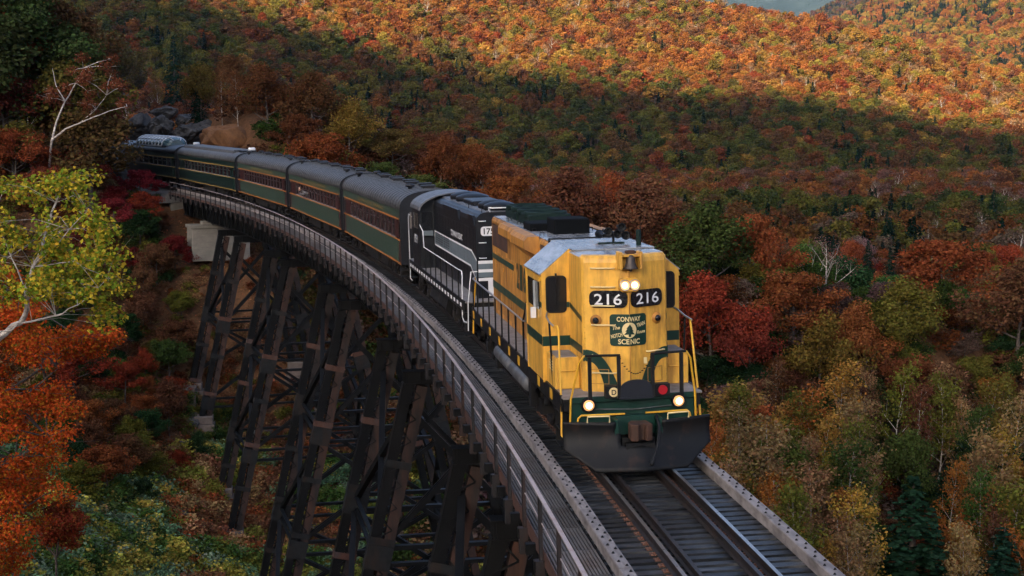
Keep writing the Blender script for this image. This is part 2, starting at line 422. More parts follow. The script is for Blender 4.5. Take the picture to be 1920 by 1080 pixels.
# ------------------------------------------------------------------ trestle bridge
M['tie'] = mat('weathered_tie', (.024, .026, .028), .45, var=.45, scale=3, dirt=(.13, .13, .125), dirt_amt=.30, dscale=5, dstretch=(.35, 2.5, 1), bump=.5, objvar=.45, spec=.28)
M['timber'] = mat('guard_timber', (.265, .235, .22), .75, var=.25, scale=3, dirt=(.10, .085, .078), dirt_amt=.5, dscale=4, dstretch=(2, .4, 1), bump=.3, objvar=.15)
M['rail'] = mat('rail_steel', (.026, .021, .019), .5, metal=.2, var=.3, dirt=(.05, .027, .018), dirt_amt=.35)
M['railtop'] = mat('rail_head', (.26, .245, .225), .3, metal=.7, var=.2)
M['plate'] = mat('tie_plate', (.14, .065, .04), .8, var=.3)
M['grate'] = mat('steel_grating', (.115, .108, .10), .55, metal=.1, var=.25, scale=1.5, dirt=(.075, .048, .034), dirt_amt=.45, dscale=1.5, dstretch=(1, 1, 1), objvar=.35)
M['bridge'] = mat('bridge_steel', (.0038, .0046, .0054), .5, var=.35, scale=1.5, dirt=(.011, .011, .011), dirt_amt=.35, dscale=1.2, bump=.15, spec=.2)
M['bridge_rust'] = mat('bridge_rust', (.015, .012, .011), .7, var=.4, scale=1.3, dirt=(.080, .033, .019), dirt_amt=.50, dscale=.8, dstretch=(2, 2, .3), bump=.2)
M['gusset'] = mat('gusset_steel', (.016, .018, .019), .7, var=.35, dirt=(.034, .022, .016), dirt_amt=.4, bump=.25, spec=.15)
M['band'] = mat('rusty_band', (.075, .032, .02), .75, var=.3, dirt=(.06, .05, .05), dirt_amt=.45)
M['handrail'] = mat('handrail', (.42, .35, .33), .5, var=.12, dirt=(.25, .13, .08), dirt_amt=.35)
M['post'] = mat('rail_post', (.014, .013, .014), .6, var=.3, dirt=(.045, .02, .014), dirt_amt=.45)
M['concrete'] = mat('concrete', (.20, .185, .16), .85, var=.15, scale=2, dirt=(.15, .15, .13), dirt_amt=.45, dstretch=(.3, .3, 2.5), bump=.2)
M['stone'] = mat('pier_stone', (.14, .11, .09), .9, var=.3, bump=.5, objvar=.25)
bridge = empty('trestle_bridge', loc=(0, 0, 0))
tag(bridge, 'tall dark steel railway trestle with grated walkway carrying the train over the ravine', 'bridge')
S_A, S_B = -26.0, 124.0
BENTS = [(-16.8, -8.8), (6.3, 14.7), (29.0, 37.9), (53.0, 61.2), (77.1, 84.5), (97.6, 104.5)]
TIE_Z = -0.19                                   # top of tie below the rail head
rng = random.Random(4)
# ties: first 300 in view as parts, the rest one mesh
def tie_mesh(w, h, l0, l1, seed):
    r = random.Random(seed); b = MB(); k = 6
    vs = []
    for i in range(k+1):
        x = l0+(l1-l0)*i/k
        for (yy, zz) in ((-w/2, -h), (w/2, -h), (w/2, 0), (-w/2, 0)):
            vs.append((x, yy+r.uniform(-.006, .006), zz+(r.uniform(-.007, .004) if zz == 0 else 0)))
    fs = [(i*4+j, i*4+(j+1) % 4, (i+1)*4+(j+1) % 4, (i+1)*4+j) for i in range(k) for j in range(4)] + [(3, 2, 1, 0), (k*4, k*4+1, k*4+2, k*4+3)]
    b.add(vs, fs); return b.mesh('tie', M['tie'])
TM = [tie_mesh(.205, .25, -1.75, 1.75, q) for q in range(5)]
s = -13.5; n = 0; rest = MB()
while s < 126:
    if n < 300:
        o = link('tie', TM[n % 5], bridge, tframe(s, rng.uniform(-.03, .03), TIE_Z+rng.uniform(-.008, .006)))
    else: rest.box(-1.75, 1.75, -.1, .1, -.25, 0, 0, tframe(s, 0, TIE_Z))
    n += 1; s += .335
tag(rest.build('far_ties', M['tie'], bridge), kind='stuff')
# rails
def sweep(prof, s0, s1, ds, m, name, mats, parent, tilt=True, zoff=0):
    b = MB(); k = max(1, int(round((s1-s0)/ds))); nn = len(prof)
    vs = [(TP if tilt else TPL)(s0+(s1-s0)*i/k, x, z+zoff) for i in range(k+1) for x, z in prof]
    fs = [(i*nn+j, i*nn+(j+1) % nn, (i+1)*nn+(j+1) % nn, (i+1)*nn+j) for i in range(k) for j in range(nn)]
    b.add(vs, fs, 0); b.add(vs[:nn], [tuple(range(nn))]); b.add(vs[-nn:], [tuple(range(nn))[::-1]])
    if isinstance(m, dict):
        for q in range(k*nn):
            b.m[q] = m.get(q % nn, 0)
    return b.build(name, mats, parent)
def railprof(x0, h=.175, zt=0.0):
    return [(x0+a, zt+c) for a, c in ((-.036, 0), (.036, 0), (.036, -.035), (.012, -.05), (.012, -h+.028), (.07, -h+.012), (.07, -h), (-.07, -h), (-.07, -h+.012), (-.012, -h+.028), (-.012, -.05), (-.036, -.035))]
for x0 in (-.7525, .7525): sweep(railprof(x0), -24, 200, 2.0, {0: 1}, 'rail', [M['rail'], M['railtop']], bridge)
for x0 in (-.47, .47): sweep(railprof(x0, .16, -.015), -24, 124, 2.0, None, 'guard_rail', [M['rail']], bridge)
pl = MB(); s = -13.5; n = 0
while s < 8:
    for x0 in (-.7525, .7525):
        pl.box(-.17, .17, -.085, .085, -.004, .016, 0, tframe(s, x0, TIE_Z))
        for dx in (-.1, .1): pl.box(dx-.02, dx+.02, -.03, .02, .016, .04, 0, tframe(s, x0, TIE_Z))
    s += .335
tag(pl.build('tie_plates', M['plate'], bridge), kind='stuff')
# guard timbers with bolt heads
for x0, sg in ((-1.62, -1), (1.62, 1)):
    s = -14.2 if sg < 0 else -15.6
    while s < 124:
        L = 3.85; k = 3
        b = MB(); vs = []
        wob = [rng.uniform(-.012, .012) for _ in range(k+1)]
        for i in range(k+1):
            ss = s+L*i/k - (.012 if i == k else 0)
            for (xx, zz) in ((-.115, -.0), (.115, -.0), (.115, .20), (.10, .215), (-.10, .215), (-.115, .20)):
                vs.append(TP(ss, x0+xx+wob[i]*.4, TIE_Z+.002+zz+wob[i]*.5))
        fs = [(i*6+j, i*6+(j+1) % 6, (i+1)*6+(j+1) % 6, (i+1)*6+j) for i in range(k) for j in range(6)] + [(5, 4, 3, 2, 1, 0), tuple(range(k*6, k*6+6))]
        b.add(vs, fs); g = b.build('guard_timber', M['timber'], bridge)
        if s < 45:
            bb = MB(); q = s+.12; a = 0
            while q < s+L-.05:
                for dx in ((-.045,) if a % 2 else (.045,)):
                    bb.lathe(TP(q, x0+dx, TIE_Z+.216), (0, 0, 1), [(.030, 0), (.028, .012), (.016, .013), (.016, .03)], 6)
                q += .1675*1.5; a += 1
            tag(bb.build('bolt_heads', M['under'], g), kind='stuff')
        s += L
# walkway: grating panels, edge beam, outrigger timbers, railing
pm = []
for q in range(3):
    b = MB(); r = random.Random(q+70)
    nb = 15; wd = .93/nb
    for i in range(nb):
        x = -.465+wd*(i+.5); zz = r.uniform(-.004, .004)
        b.add([(x-wd*.40, 0.01, zz-.03), (x-wd*.40, 1.49, zz-.03), (x-wd*.28, 0.01, zz), (x-wd*.28, 1.49, zz), (x+wd*.28, .01, zz), (x+wd*.28, 1.49, zz), (x+wd*.40, .01, zz-.03), (x+wd*.40, 1.49, zz-.03)],
              [(0, 1, 3, 2), (2, 3, 5, 4), (4, 5, 7, 6)])
    b.box(-.47, .47, 0, .03, -.045, -.012); b.box(-.47, .47, 1.47, 1.5, -.045, -.012); b.box(-.47, .47, .74, .77, -.05, -.032)
    pm.append(b.mesh('grating_panel', M['grate'], fix=False))
s = -13.5; n = 0
while s < 123.5:
    link('grating_panel', pm[n % 3], bridge, tframe(s, -2.235, TIE_Z-.03)); n += 1; s += 1.5
sweep([(-2.72, TIE_Z-.22), (-2.705, TIE_Z-.22), (-2.705, TIE_Z+.06), (-2.72, TIE_Z+.06)], -14, 124, 2.0, None, 'toe_board', M['band'], bridge)
sweep([(-1.765, TIE_Z-.2), (-1.75, TIE_Z-.2), (-1.75, TIE_Z-.02), (-1.765, TIE_Z-.02)], -14, 122, 2.0, None, 'walkway_stringer', M['bridge'], bridge)
om = MB().box(-1.18, 0, -.075, .075, -.20, 0).mesh('outrigger', [M['bridge']])
cm = MB().box(-.08, .08, -.075, .075, 0, .10).mesh('end_cap', [M['concrete']])
s = -13.45; k = 0
POST_S = []
while s < 123.2:
    if k % 2 == 0: POST_S.append(s)
    o = link('outrigger', om, bridge, tframe(s, -1.72, TIE_Z-.12))
    s += 1.1; k += 1
bm_ = []
for (lab, ang) in ((0, 0), (1, 1)):
    b = MB(); b.box(-.035, .035, -.006, .006, -.35, 1.04); b.box(-.035, -.023, -.006, .06, -.35, 1.04)
    b.box(-.11, .05, -.09, .09, -.62, -.12)
    bm_.append(b.mesh('railing_post', M['post']))
for k, s in enumerate(POST_S):
    link('railing_post', bm_[k % 2], bridge, tframe(s, -2.765, TIE_Z))
sweep([(-2.80, TIE_Z+1.03), (-2.73, TIE_Z+1.03), (-2.73, TIE_Z+1.055), (-2.80, TIE_Z+1.055)], -14, 123, 1.1, None, 'hand_rail', M['handrail'], bridge)
sweep([(-2.752, TIE_Z+.53), (-2.735, TIE_Z+.53), (-2.735, TIE_Z+.55), (-2.752, TIE_Z+.55)], -14, 123, 2.2, None, 'mid_rail', M['handrail'], bridge)
# girders between the bents
stations = [-27] + [q for pr in BENTS for q in pr] + [115.6, 125.5]
GT = TIE_Z-.26
for a, b_ in zip(stations[:-1], stations[1:]):
    for x0 in (-1.05, 1.05):
        dep = 2.08 if (b_-a) > 10 else 2.0
        b = MB()
        for (xa, xb, za, zb) in ((-.012, .012, -dep, 0), (-.19, .19, -.03, 0), (-.19, .19, -dep, -dep+.03)):
            vs = [TP(q, x0+xx, GT+zz) for q in (a+.06, b_-.06) for xx, zz in ((xa, za), (xb, za), (xb, zb), (xa, zb))]
            b.add(vs, [(0, 1, 2, 3), (7, 6, 5, 4), (0, 4, 5, 1), (1, 5, 6, 2), (2, 6, 7, 3), (3, 7, 4, 0)])
        ks = max(2, int((b_-a)/1.2))
        for i in range(ks+1):
            q = a+.15+(b_-a-.3)*i/ks
            b.box(-.15, .15, -.02, .02, -dep+.04, -.04, 0, tframe(q, x0, GT))
        b.build('plate_girder', M['bridge'], bridge)
    b = MB(); k = max(1, int((b_-a)/3))
    for i in range(k+1):
        q = a+.3+(b_-a-.6)*i/k
        b.bar(TP(q, -1, GT-.2), TP(q, 1, GT-1.7), .09, .09); b.bar(TP(q, 1, GT-.2), TP(q, -1, GT-1.7), .09, .09); b.bar(TP(q, -1, GT-1.8), TP(q, 1, GT-1.8), .1, .1)
    b.build('cross_frame', M['bridge'], bridge)
# towers
BAT = .215; ZT = -3.07
def leg_pt(s, side, z): return TPL(s, side*(1.85+BAT*(ZT-z)), z)
for ti, (sa, sb) in enumerate(BENTS):
    zb = {}
    for s in (sa, sb):
        for sd in (-1, 1):
            z = -20.0
            for _ in range(8):
                p = leg_pt(s, sd, z); z = min(-8, ground(p.x, p.y)-tz(s)+.35)
            zb[(s, sd)] = z
    tower = None
    lev = [ZT-.6]
    while lev[-1] - 6.3 > min(zb.values())+1.0: lev.append(lev[-1]-6.3)
    for s in (sa, sb):
        # cap beam on each bent
        b = MB(); M0 = tframe(s, 0, 0, False)
        b.box(-2.35, 2.35, -.30, .30, ZT+.02, ZT+.06, 0, M0); b.box(-2.3, 2.3, -.02, .02, ZT+.06, ZT+.5, 0, M0); b.box(-2.35, 2.35, -.30, .30, ZT+.5, ZT+.54, 0, M0)
        b.box(-2.3, 2.3, -.26, -.23, ZT+.06, ZT+.5, 0, M0); b.box(-2.3, 2.3, .23, .26, ZT+.06, ZT+.5, 0, M0)
        for q in range(9): b.box(-2.2+q*.55-.02, -2.2+q*.55+.02, -.30, .30, ZT+.06, ZT+.5, 0, M0)
        bent = b.build('bent', M['bridge'], bridge)
        for sd in (-1, 1):
            z1 = zb[(s, sd)]
            top, bot = leg_pt(s, sd, ZT), leg_pt(s, sd, z1)
            ax = (bot-top).normalized(); ey = Vector((-math.sin(tth(s)), math.cos(tth(s)), 0)); ex = ey.cross(ax).normalized()
            L = (bot-top).length
            Ml = Matrix([[ex[i], ey[i], ax[i], top[i]] for i in range(3)] + [[0, 0, 0, 1]])
            lg = MB()
            for y0, y1, mi in ((-.50, -.07, 0), (.07, .48, 1)):
                lg.box(y0, y1, -.22, -.19, 0, L, mi, Ml); lg.box(y0, y1, .19, .22, 0, L, mi, Ml)
                lg.box(y0, y0+.03, -.19, .19, 0, L, mi, Ml); lg.box(y1-.03, y1, -.19, .19, 0, L, mi, Ml)
            k = int(L/.45)
            for i in range(k):        # lacing on both faces
                za, zc = L*i/k, L*(i+1)/k
                for xf in (-.232, .232):
                    lg.bar(Ml @ Vector((-.3 if i % 2 else .3, xf, za)), Ml @ Vector((.3 if i % 2 else -.3, xf, zc)), .06, .012, 1, up=tuple(ey))
            lo = lg.build('leg', [M['bridge_rust'], M['bridge']], bent)
            # batten bands
            d = 3.1
            while d < L-1:
                b = MB(); b.box(-.53, .51, -.245, .245, d, d+.30, 0, Ml)
                b.build('batten', M['band'] if rng.random() < .35 else M['gusset'], bent); d += 3.15
            # masonry pedestal
            b = MB(); 
            for i in range(3):
                hw = .75+.14*i; b.box(-hw, hw, -hw, hw, -.6-.62*i, -.6-.62*i+.60, 0, Matrix.Translation(bot+Vector((0, 0, .62))))
            b.build('pedestal', M['stone'], bent, bevel=.05)
        for li, z in enumerate(lev):
            for sd in (-1, 1):
                if z < zb[(s, sd)]+.5: continue
                tp_, p = leg_pt(s, sd, ZT), leg_pt(s, sd, z); ax = (p-tp_).normalized(); ey = Vector((-math.sin(tth(s)), math.cos(tth(s)), 0)); ex = ey.cross(ax).normalized(); Mg = Matrix([[ex[i], ey[i], ax[i], p[i]] for i in range(3)] + [[0, 0, 0, 1]])
                if li > 0:
                    b = MB(); b.box(-.53, .51, -.26, .26, -.50, .50, 0, Mg)
                    b.build('gusset_plate', M['gusset'], bent)
            if z > max(zb[(s, -1)], zb[(s, 1)])+.4 and li > 0:
                b = MB()
                for dz in (-.35, .35): b.bar(leg_pt(s, -1, z)+Vector((0, 0, dz)), leg_pt(s, 1, z)+Vector((0, 0, dz)), .26, .16)
                b.build('strut', M['bridge'], bent)
            if li > 0:
                zu, zd = lev[li-1]-.4, max(z+.3, max(zb[(s, -1)], zb[(s, 1)])+.3)
                if zu-zd > 1.5:
                    for (q1, q2) in ((-1, 1), (1, -1)):
                        b = MB()
                        for dy in (-.13, .13):
                            off = ey*dy
                            b.bar(leg_pt(s, q1, zu)+off, leg_pt(s, q2, zd)+off, .10, .22)
                        b.build('diagonal_brace', M['bridge'], bent)
        if s == sb:
            for sd in (-1, 1):
                for li in range(1, len(lev)):
                    zl = max(zb[(sa, sd)], zb[(sb, sd)])
                    z, zu = lev[li], lev[li-1]-.3
                    if z < zl+.4: continue
                    b = MB()
                    for dz in (-.3, .3): b.bar(leg_pt(sa, sd, z)+Vector((0, 0, dz)), leg_pt(sb, sd, z)+Vector((0, 0, dz)), .16, .14)
                    b.build('strut', M['bridge'], bent)
                    for (q1, q2) in ((sa, sb), (sb, sa)):
                        b = MB(); b.bar(leg_pt(q1, sd, zu), leg_pt(q2, sd, z+.2), .24, .24)
                        b.build('diagonal_brace', M['bridge'], bent)
# far abutment
ab = empty('bridge_abutment', tframe(114.5, 0, 0, False))
tag(ab, 'pale concrete abutment block under the far end of the trestle', 'abutment')
b = MB(); b.box(-2.6, 2.8, 0, 2.4, -6.2, -3.15); b.build('abutment_block', M['concrete'], ab, bevel=.06)
b = MB(); b.box(-2.72, 2.92, -.12, 2.5, -3.15, -2.85); b.box(-1.5, -.6, .6, 1.6, -2.85, -2.52); b.box(.6, 1.5, .6, 1.6, -2.85, -2.52); b.build('bridge_seat', M['concrete'], ab, bevel=.03)
b = MB(); b.box(-2.4, 2.4, 10.6, 12.0, -3.6, -.75); b.build('back_wall', M['concrete'], ab, bevel=.04)
# ballast beyond the bridge
bb = sweep([(-2.6, -.42), (2.6, -.42), (3.4, -1.3), (-3.4, -1.3)], 125, 200, 2.0, None, 'track_ballast', mat('ballast', (.12, .115, .11), .95, var=.5, scale=14, bump=.9), None)
tag(bb, 'grey stone ballast bed leading from the trestle into the rock cut', 'ballast', kind='structure')
# ------------------------------------------------------------------ shared running gear
def truck(parent, yc, wb=2.74, name='truck', m='under', wr=.51):
    b = MB()
    for sx in (-1, 1):
        x = sx*1.12
        prof = [(-wb/2-.75, .62), (-wb/2-.75, .92), (-wb/2+.45, .98), (-.55, .60), (.55, .60), (wb/2-.45, .98), (wb/2+.75, .92), (wb/2+.75, .62), (wb/2-.30, .62), (.50, .36), (-.50, .36), (-wb/2+.30, .62)]
        b.plate((x-sx*.09, yc, 0), (0, 1, 0), (0, 0, 1), prof, .18*1.0)
        for yy in (-wb/2, wb/2):
            b.box(x-.16, x+.20, yc+yy-.2, yc+yy+.2, .36, .72)
            for q in (-.33, .33): b.lathe((x+sx*.02, yc+yy+q, .62), (0, 0, 1), [(.09, 0), (.09, .3)], 8)
        b.box(x-.14, x+.17, yc-.5, yc+.5, .36, .52)
        b.tube([(x+sx*.16, yc-.9, .85), (x+sx*.16, yc-.35, .45)], .06, 6)
    b.box(-1.1, 1.1, yc-.3, yc+.3, .55, .95)
    f = b.build(name, M[m], parent)
    for yy in (-wb/2, wb/2):
        w_ = MB()
        for sx in (-1, 1):
            w_.lathe((sx*.70, yc+yy, wr), (sx, 0, 0), [(.07, -.0), (wr+.03, 0), (wr+.03, .03), (wr, .035), (wr-.015, .14), (wr-.07, .14), (wr-.09, .09), (.12, .06), (.12, .16)], 20)
        w_.lathe((-.7, yc+yy, wr), (1, 0, 0), [(.09, 0), (.09, 1.4)], 10)
        w_.build('wheelset', M['under'], f)
def coupler(parent, y0, sg, m='rust'):
    b = MB()
    b.box(-.11, .11, min(y0, y0+sg*.75), max(y0, y0+sg*.75), .78, .98)
    b.plate((0, y0, .68), (1, 0, 0), (0, 1, 0), [(-.22, -sg*.0), (-.22, -sg*.28), (-.08, -sg*.36), (-.03, -sg*.22), (.06, -sg*.2), (.10, -sg*.34), (.24, -sg*.28), (.2, sg*.12), (-.15, sg*.14)], .36)
    b.box(-.2, .2, min(y0+sg*.3, y0+sg*.6), max(y0+sg*.3, y0+sg*.6), .70, 1.06)
    return b.build('coupler', M[m], parent, bevel=.02)
def handrail(parent, pts, r, m, posts=(), pm='black', pr=.022, zb=1.5, name='handrail', n=6):
    b = MB(); b.tube(pts, r, n); h = b.build(name, M[m], parent)
    for (x, y, z) in posts:
        q = MB(); q.tube([(x, y, zb), (x, y, z)], pr, 6); q.build('stanchion', M[pm], parent)
    return h

# ------------------------------------------------------------------ yellow locomotive
YL = empty('diesel_locomotive', vframe(3.7, 13.4, 0))
tag(YL, 'yellow and green diesel locomotive with snow plow and lit headlights leading the train', 'locomotive')
W = .93                       # half width of the hood
DZ = 1.52                     # deck
# underframe and deck
b = MB(); b.box(-1.47, 1.47, .82, 16.35, 1.22, DZ-.03); b.box(-1.2, 1.2, 1.2, 16.0, .95, 1.22); YLf = b.build('underframe', M['under'], YL)
b = MB(); b.box(-1.5, 1.5, .75, 16.42, DZ-.03, DZ+.012); b.build('walkway', M['deck'], YL)
for sx in (-1, 1):
    b = MB(); b.box(sx*1.5-.02, sx*1.5+.02, .95, 16.3, 1.20, DZ+.03); b.build('side_sill', M['black'], YL)
    for yy in (1.95, 3.6, 6.6, 8.2, 10.0, 11.9, 13.8, 15.6):
        b = MB(); b.box(sx*1.525-.006, sx*1.525+.006, yy, yy+.28, 1.28, 1.5); b.build('yellow_marker', M['yellow_rail'], YL)
# pilot and platform edge
b = MB()
b.plate((0, .86, 0), (1, 0, 0), (0, 0, 1), [(-1.36, .88), (1.36, .88), (1.36, 1.50), (-1.36, 1.50)], .06)
b.box(-1.36, 1.36, .74, .86, 1.40, 1.53); b.box(-.42, .42, .55, .84, .72, 1.12); b.box(-.52, -.42, .25, .84, .6, 1.10); b.box(.42, .52, .25, .84, .6, 1.10)
pil = b.build('pilot', M['green'], YL, bevel=.012)
b = MB(); pts = [(-1.05+.1*i, .70, 1.50-.13*math.sin(math.pi*min(1, max(0, (i-0)/21)))**.35) for i in range(22)]
b.tube([(-1.0+2.0*i/16, .73, 1.22+.05*abs(i-8)/8) for i in range(17)], .013, 5); b.build('air_line', M['tank'], pil)
# corner steps
for sx in (-1, 1):
    st = MB()
    for zz in (.42, .78, 1.14): st.box(sx*1.38-.14, sx*1.38+.14, 1.0, 1.6, zz, zz+.03)
    st.box(sx*1.38-.14, sx*1.38+.14, 1.6, 1.63, .4, 1.5); st.box(sx*1.24-.02, sx*1.24+.0, 1.0, 1.6, .4, 1.5)
    st.build('step_well', M['black'], YL)
# snow plow
b = MB(); NU_, NV = 32, 12; vs = []; idx = {}
for iu in range(NU_+1):
    u = -1+2*iu/NU_; x = u*1.58; au = abs(u)
    zb_ = .10 if au < .62 else .10+(au-.62)/.38*.42
    zt_ = 1.07-.02*(1-au)
    for iv in range(NV+1):
        v = iv/NV; z = zb_+(zt_-zb_)*v
        zz = (z-.1)/.97
        y = -.22 + .30*au**1.2 + .46*zz**1.0 - .22*math.sin(math.pi*zz)*(-1)*.55 - .10*zz**4
        idx[(iu, iv)] = len(vs); vs.append((x, y, z))
fs = []
for iu in range(NU_):
    for iv in range(NV):
        xm = (vs[idx[(iu, iv)]][0]+vs[idx[(iu+1, iv)]][0])/2; zm = (vs[idx[(iu, iv)]][2]+vs[idx[(iu, iv+1)]][2])/2
        lim = .36+.16*max(0, (zm-.55)/.5)
        if abs(xm) < lim and zm > .55: continue
        fs.append((idx[(iu, iv)], idx[(iu+1, iv)], idx[(iu+1, iv+1)], idx[(iu, iv+1)]))
b.add(vs, fs, 0, True)
plo = b.build('snow_plow', M['plow'], YL)
md = plo.modifiers.new('s', 'SOLIDIFY'); md.thickness = .035; md.offset = 1
b = MB(); b.box(-.30, .30, .12, .5, .45, .62); b.box(-.35, .35, .3, .5, .4, .7); b.build('coupler_pocket', M['black'], YL)
for sx in (-1, 1):
    b = MB()
    b.tube([(sx*1.08, .30, 1.07), (sx*1.08, .28, 1.20), (sx*.62, .22, 1.20), (sx*.62, .26, 1.06)], .017, 6)
    b.build('grab_bar', M['cream'], YL)
    b = MB(); b.tube([(sx*.22, .58, 1.16), (sx*1.14, .64, 1.16), (sx*1.20, .66, 1.10), (sx*1.24, .68, .9)], .022, 6); b.build('uncoupling_lever', M['yellow_rail'], YL)
coupler(YL, .30, 1)
b = MB(); b.tube([(.42, .42, 1.12), (.40, .1, .95), (.30, -.12, .6), (.16, -.30, .34)], [.035, .035, .03, .028], 8); b.lathe((.16, -.30, .34), (-.4, -.5, -.5), [(.05, 0), (.055, .1), (.03, .13)], 8); b.build('air_hose', M['black'], YL)
# ditch lights
for sx in (-1, 1):
    b = MB(); b.lathe((sx*.97, .66, 1.36), (0, 1, 0), [(.145, 0), (.16, .02), (.15, .12), (.10, .2)], 20); dl = b.build('ditch_light', M['black'], YL)
    b = MB(); b.lathe((sx*.97, .625, 1.36), (0, 1, 0), [(.03, -.005), (.072, .004)], 20); b.build('lens', M['lamp'], dl)
    b = MB(); b.lathe((sx*.97, .630, 1.36), (0, 1, 0), [(.073, .0), (.118, .030)], 20, cap=False); b.build('reflector', M['lampring'], dl)
# drop step and end railings
b = MB(); arc = [(.33*math.cos(R(a)), .22+.16*math.sin(R(a))) for a in range(10, 171, 16)]
b.plate((0, .44, DZ+.01), (1, 0, 0), (0, 0, 1), [(.34, 0)]+arc+[(-.34, 0)], .035); b.box(-.36, .36, .40, .46, DZ-.02, DZ+.02); b.build('drop_step', M['navy'], YL)
for sx in (-1, 1):
    for x in (.36, .98):
        b = MB(); b.box(sx*x-.035, sx*x+.035, .42, .50, DZ, 2.42); b.build('stanchion', M['black'], YL)
    b = MB(); b.tube([(sx*.33, .46, 2.43), (sx*.98, .46, 2.45), (sx*1.08, .46, 2.45)], .027, 6); b.build('end_rail', M['black'], YL)
    b = MB(); b.tube([(sx*1.02, .46, 2.45), (sx*1.10, .47, 2.44), (sx*1.19, .52, 2.30), (sx*1.34, .72, 1.50), (sx*1.36, .76, .95)], .024, 6); b.build('yellow_handrail', M['yellow_rail'], YL)
    # tall corner handrail by the steps
    b = MB(); b.tube([(sx*1.52, 1.62, 2.93), (sx*1.46, 1.50, 2.95), (sx*1.45, 1.40, 2.86), (sx*1.50, .98, 1.25), (sx*1.52, .92, .70), (sx*1.46, .86, .62), (sx*1.38, .84, .62)], .024, 6); b.build('step_handrail', M['yellow_rail'], YL)
    b = MB(); b.tube([(sx*1.40, 3.0, 3.12), (sx*1.50, 2.6, 3.02), (sx*1.52, 2.15, 2.96), (sx*1.52, 1.6, 2.94)], .022, 6); b.build('cab_handrail', M['steel'], YL)
    b = MB(); b.tube([(sx*1.46, 2.15, DZ), (sx*1.52, 2.15, 2.95)], .024, 6); b.build('stanchion', M['black'], YL)
b = MB()
for i in range(15):
    a = i/14; p = Vector((-.33+.66*a, .46, 2.36-.34*math.sin(math.pi*a)**.8))
    b.bar(p-Vector((.02, 0, 0)), p+Vector((.02, 0, .004)), .018, .018)
b.build('safety_chain', M['under'], YL)
# marker lamp boxes
for x, c, nm in ((-.47, 'cream', 'marker_sign'), (.58, 'red', 'marker_light')):
    b = MB(); b.box(x-.16, x+.16, .50, .72, DZ+.0, DZ+.25); mb = b.build(nm, M['black'], YL)
    b = MB(); b.plate((x, .495, DZ+.13), (1, 0, 0), (0, 0, 1), disc(.10), .02); b.build('lens', M[c], mb)
    if c == 'cream': text_part('letter', 'D', M['black'], mb, (x, .468, DZ+.13), (1, 0, 0), (0, 0, 1), .11, bold=.02, ext=.006)
# high nose (short hood): shallow V front, rounded top
YC, YA = 1.40, .96
def nose_section(x):  # y of the front at x
    return YA+(YC-YA)*abs(x)/W
b = MB(); zt = 4.46; vs = []; xs = [-W, -W+.05, -.5, 0, .5, W-.05, W]
rows = [(DZ+.012, 0), (2.4, 0), (3.3, 0), (zt-.16, 0), (zt-.07, .03), (zt-.015, .09), (zt, .20)]
for z, dy in rows:
    for x in xs:
        y = nose_section(x)+dy+(.06 if abs(x) == W else 0)
        vs.append((x, y, z if abs(x) < W else min(z, zt-.06)))
k = len(xs); fs = [(i*k+j, i*k+j+1, (i+1)*k+j+1, (i+1)*k+j) for i in range(len(rows)-1) for j in range(k-1)]
b.add(vs, fs)
top = (len(rows)-1)*k; bk = [(x, 2.9, zt if abs(x) < W else zt-.06) for x in xs]
b.add([vs[top+j] for j in range(k)]+bk, [(j, j+1, k+j+1, k+j) for j in range(k-1)], 1)
for x, j in ((-W, 0), (W, k-1)):
    col = [vs[i*k+j] for i in range(len(rows))]
    b.add(col+[(x, 2.9, zt-.06), (x, 2.9, DZ+.012)], [tuple(range(len(col)+2))])
nose = b.build('short_hood', [M['yellow'], M['roofpaint']], YL)
nl = Vector((-W, YC-YA, 0)).normalized()          # left half of the V, outwards from the centre
def vplane(side):
    """frame on the V front: origin fn(x,z) -> point; ex along the face, ez up"""
    ex = Vector((W, (YC-YA) if side > 0 else -(YC-YA), 0)).normalized()
    n = ex.cross(Vector((0, 0, 1)))
    return ex, n
def vpt(x, z, off=0):
    ex, n = vplane(1 if x > 0 else -1)
    return Vector((x, nose_section(x), z)) + n*off
UPZ = Vector((0, 0, 1))
# number boards
for sd in (-1, 1):
    ex, n = vplane(sd)
    o = vpt(sd*.405, 3.53, .002)
    b = MB(); b.plate(o, ex, UPZ, rrect(.80, .335, .12, 5), .05); b.plate(o, ex, UPZ, rrect(.83, .365, .13, 5), .03); nb = b.build('number_board', M['black_gloss'], nose)
    text_part('number', '216', M['white'], nb, o+n*.052, ex, UPZ, .235, width=.60, bold=.008)
    # class lights
    b = MB(); b.lathe(vpt(sd*.66, 3.07, .0), n, [(.125, 0), (.125, .012), (.09, .02), (.085, .035), (.07, .04)], 20); cl = b.build('class_light', M['yellow_worn'], nose)
    b = MB(); b.lathe(vpt(sd*.66, 3.07, .04), n, [(.072, 0), (.06, .03), (.03, .045)], 16); b.build('lens', M['black_gloss'], cl)
# headlight
b = MB(); o = Vector((0, YA-.03, 3.84)); b.plate((0, YA+.1, 3.84), (1, 0, 0), UPZ, rrect(.44, .30, .10, 5), .17); hl = b.build('headlight', M['yellow'], nose, bevel=.015)
for sx in (-.105, .105):
    b = MB(); b.lathe((sx, YA-.082, 3.84), (0, -1, 0), [(.066, 0), (.06, .012), (.03, .018)], 20); b.build('lamp', M['lamp'], hl)
    b = MB(); b.lathe((sx, YA-.080, 3.84), (0, -1, 0), [(.100, .012), (.067, 0)], 20, cap=False); b.build('reflector', M['lampring'], hl)
    b = MB(); b.lathe((sx, YA-.074, 3.84), (0, -1, 0), [(.118, 0), (.118, .03), (.102, .03), (.101, 0)], 20, cap=False); b.build('lamp_ring', M['steel'], hl)
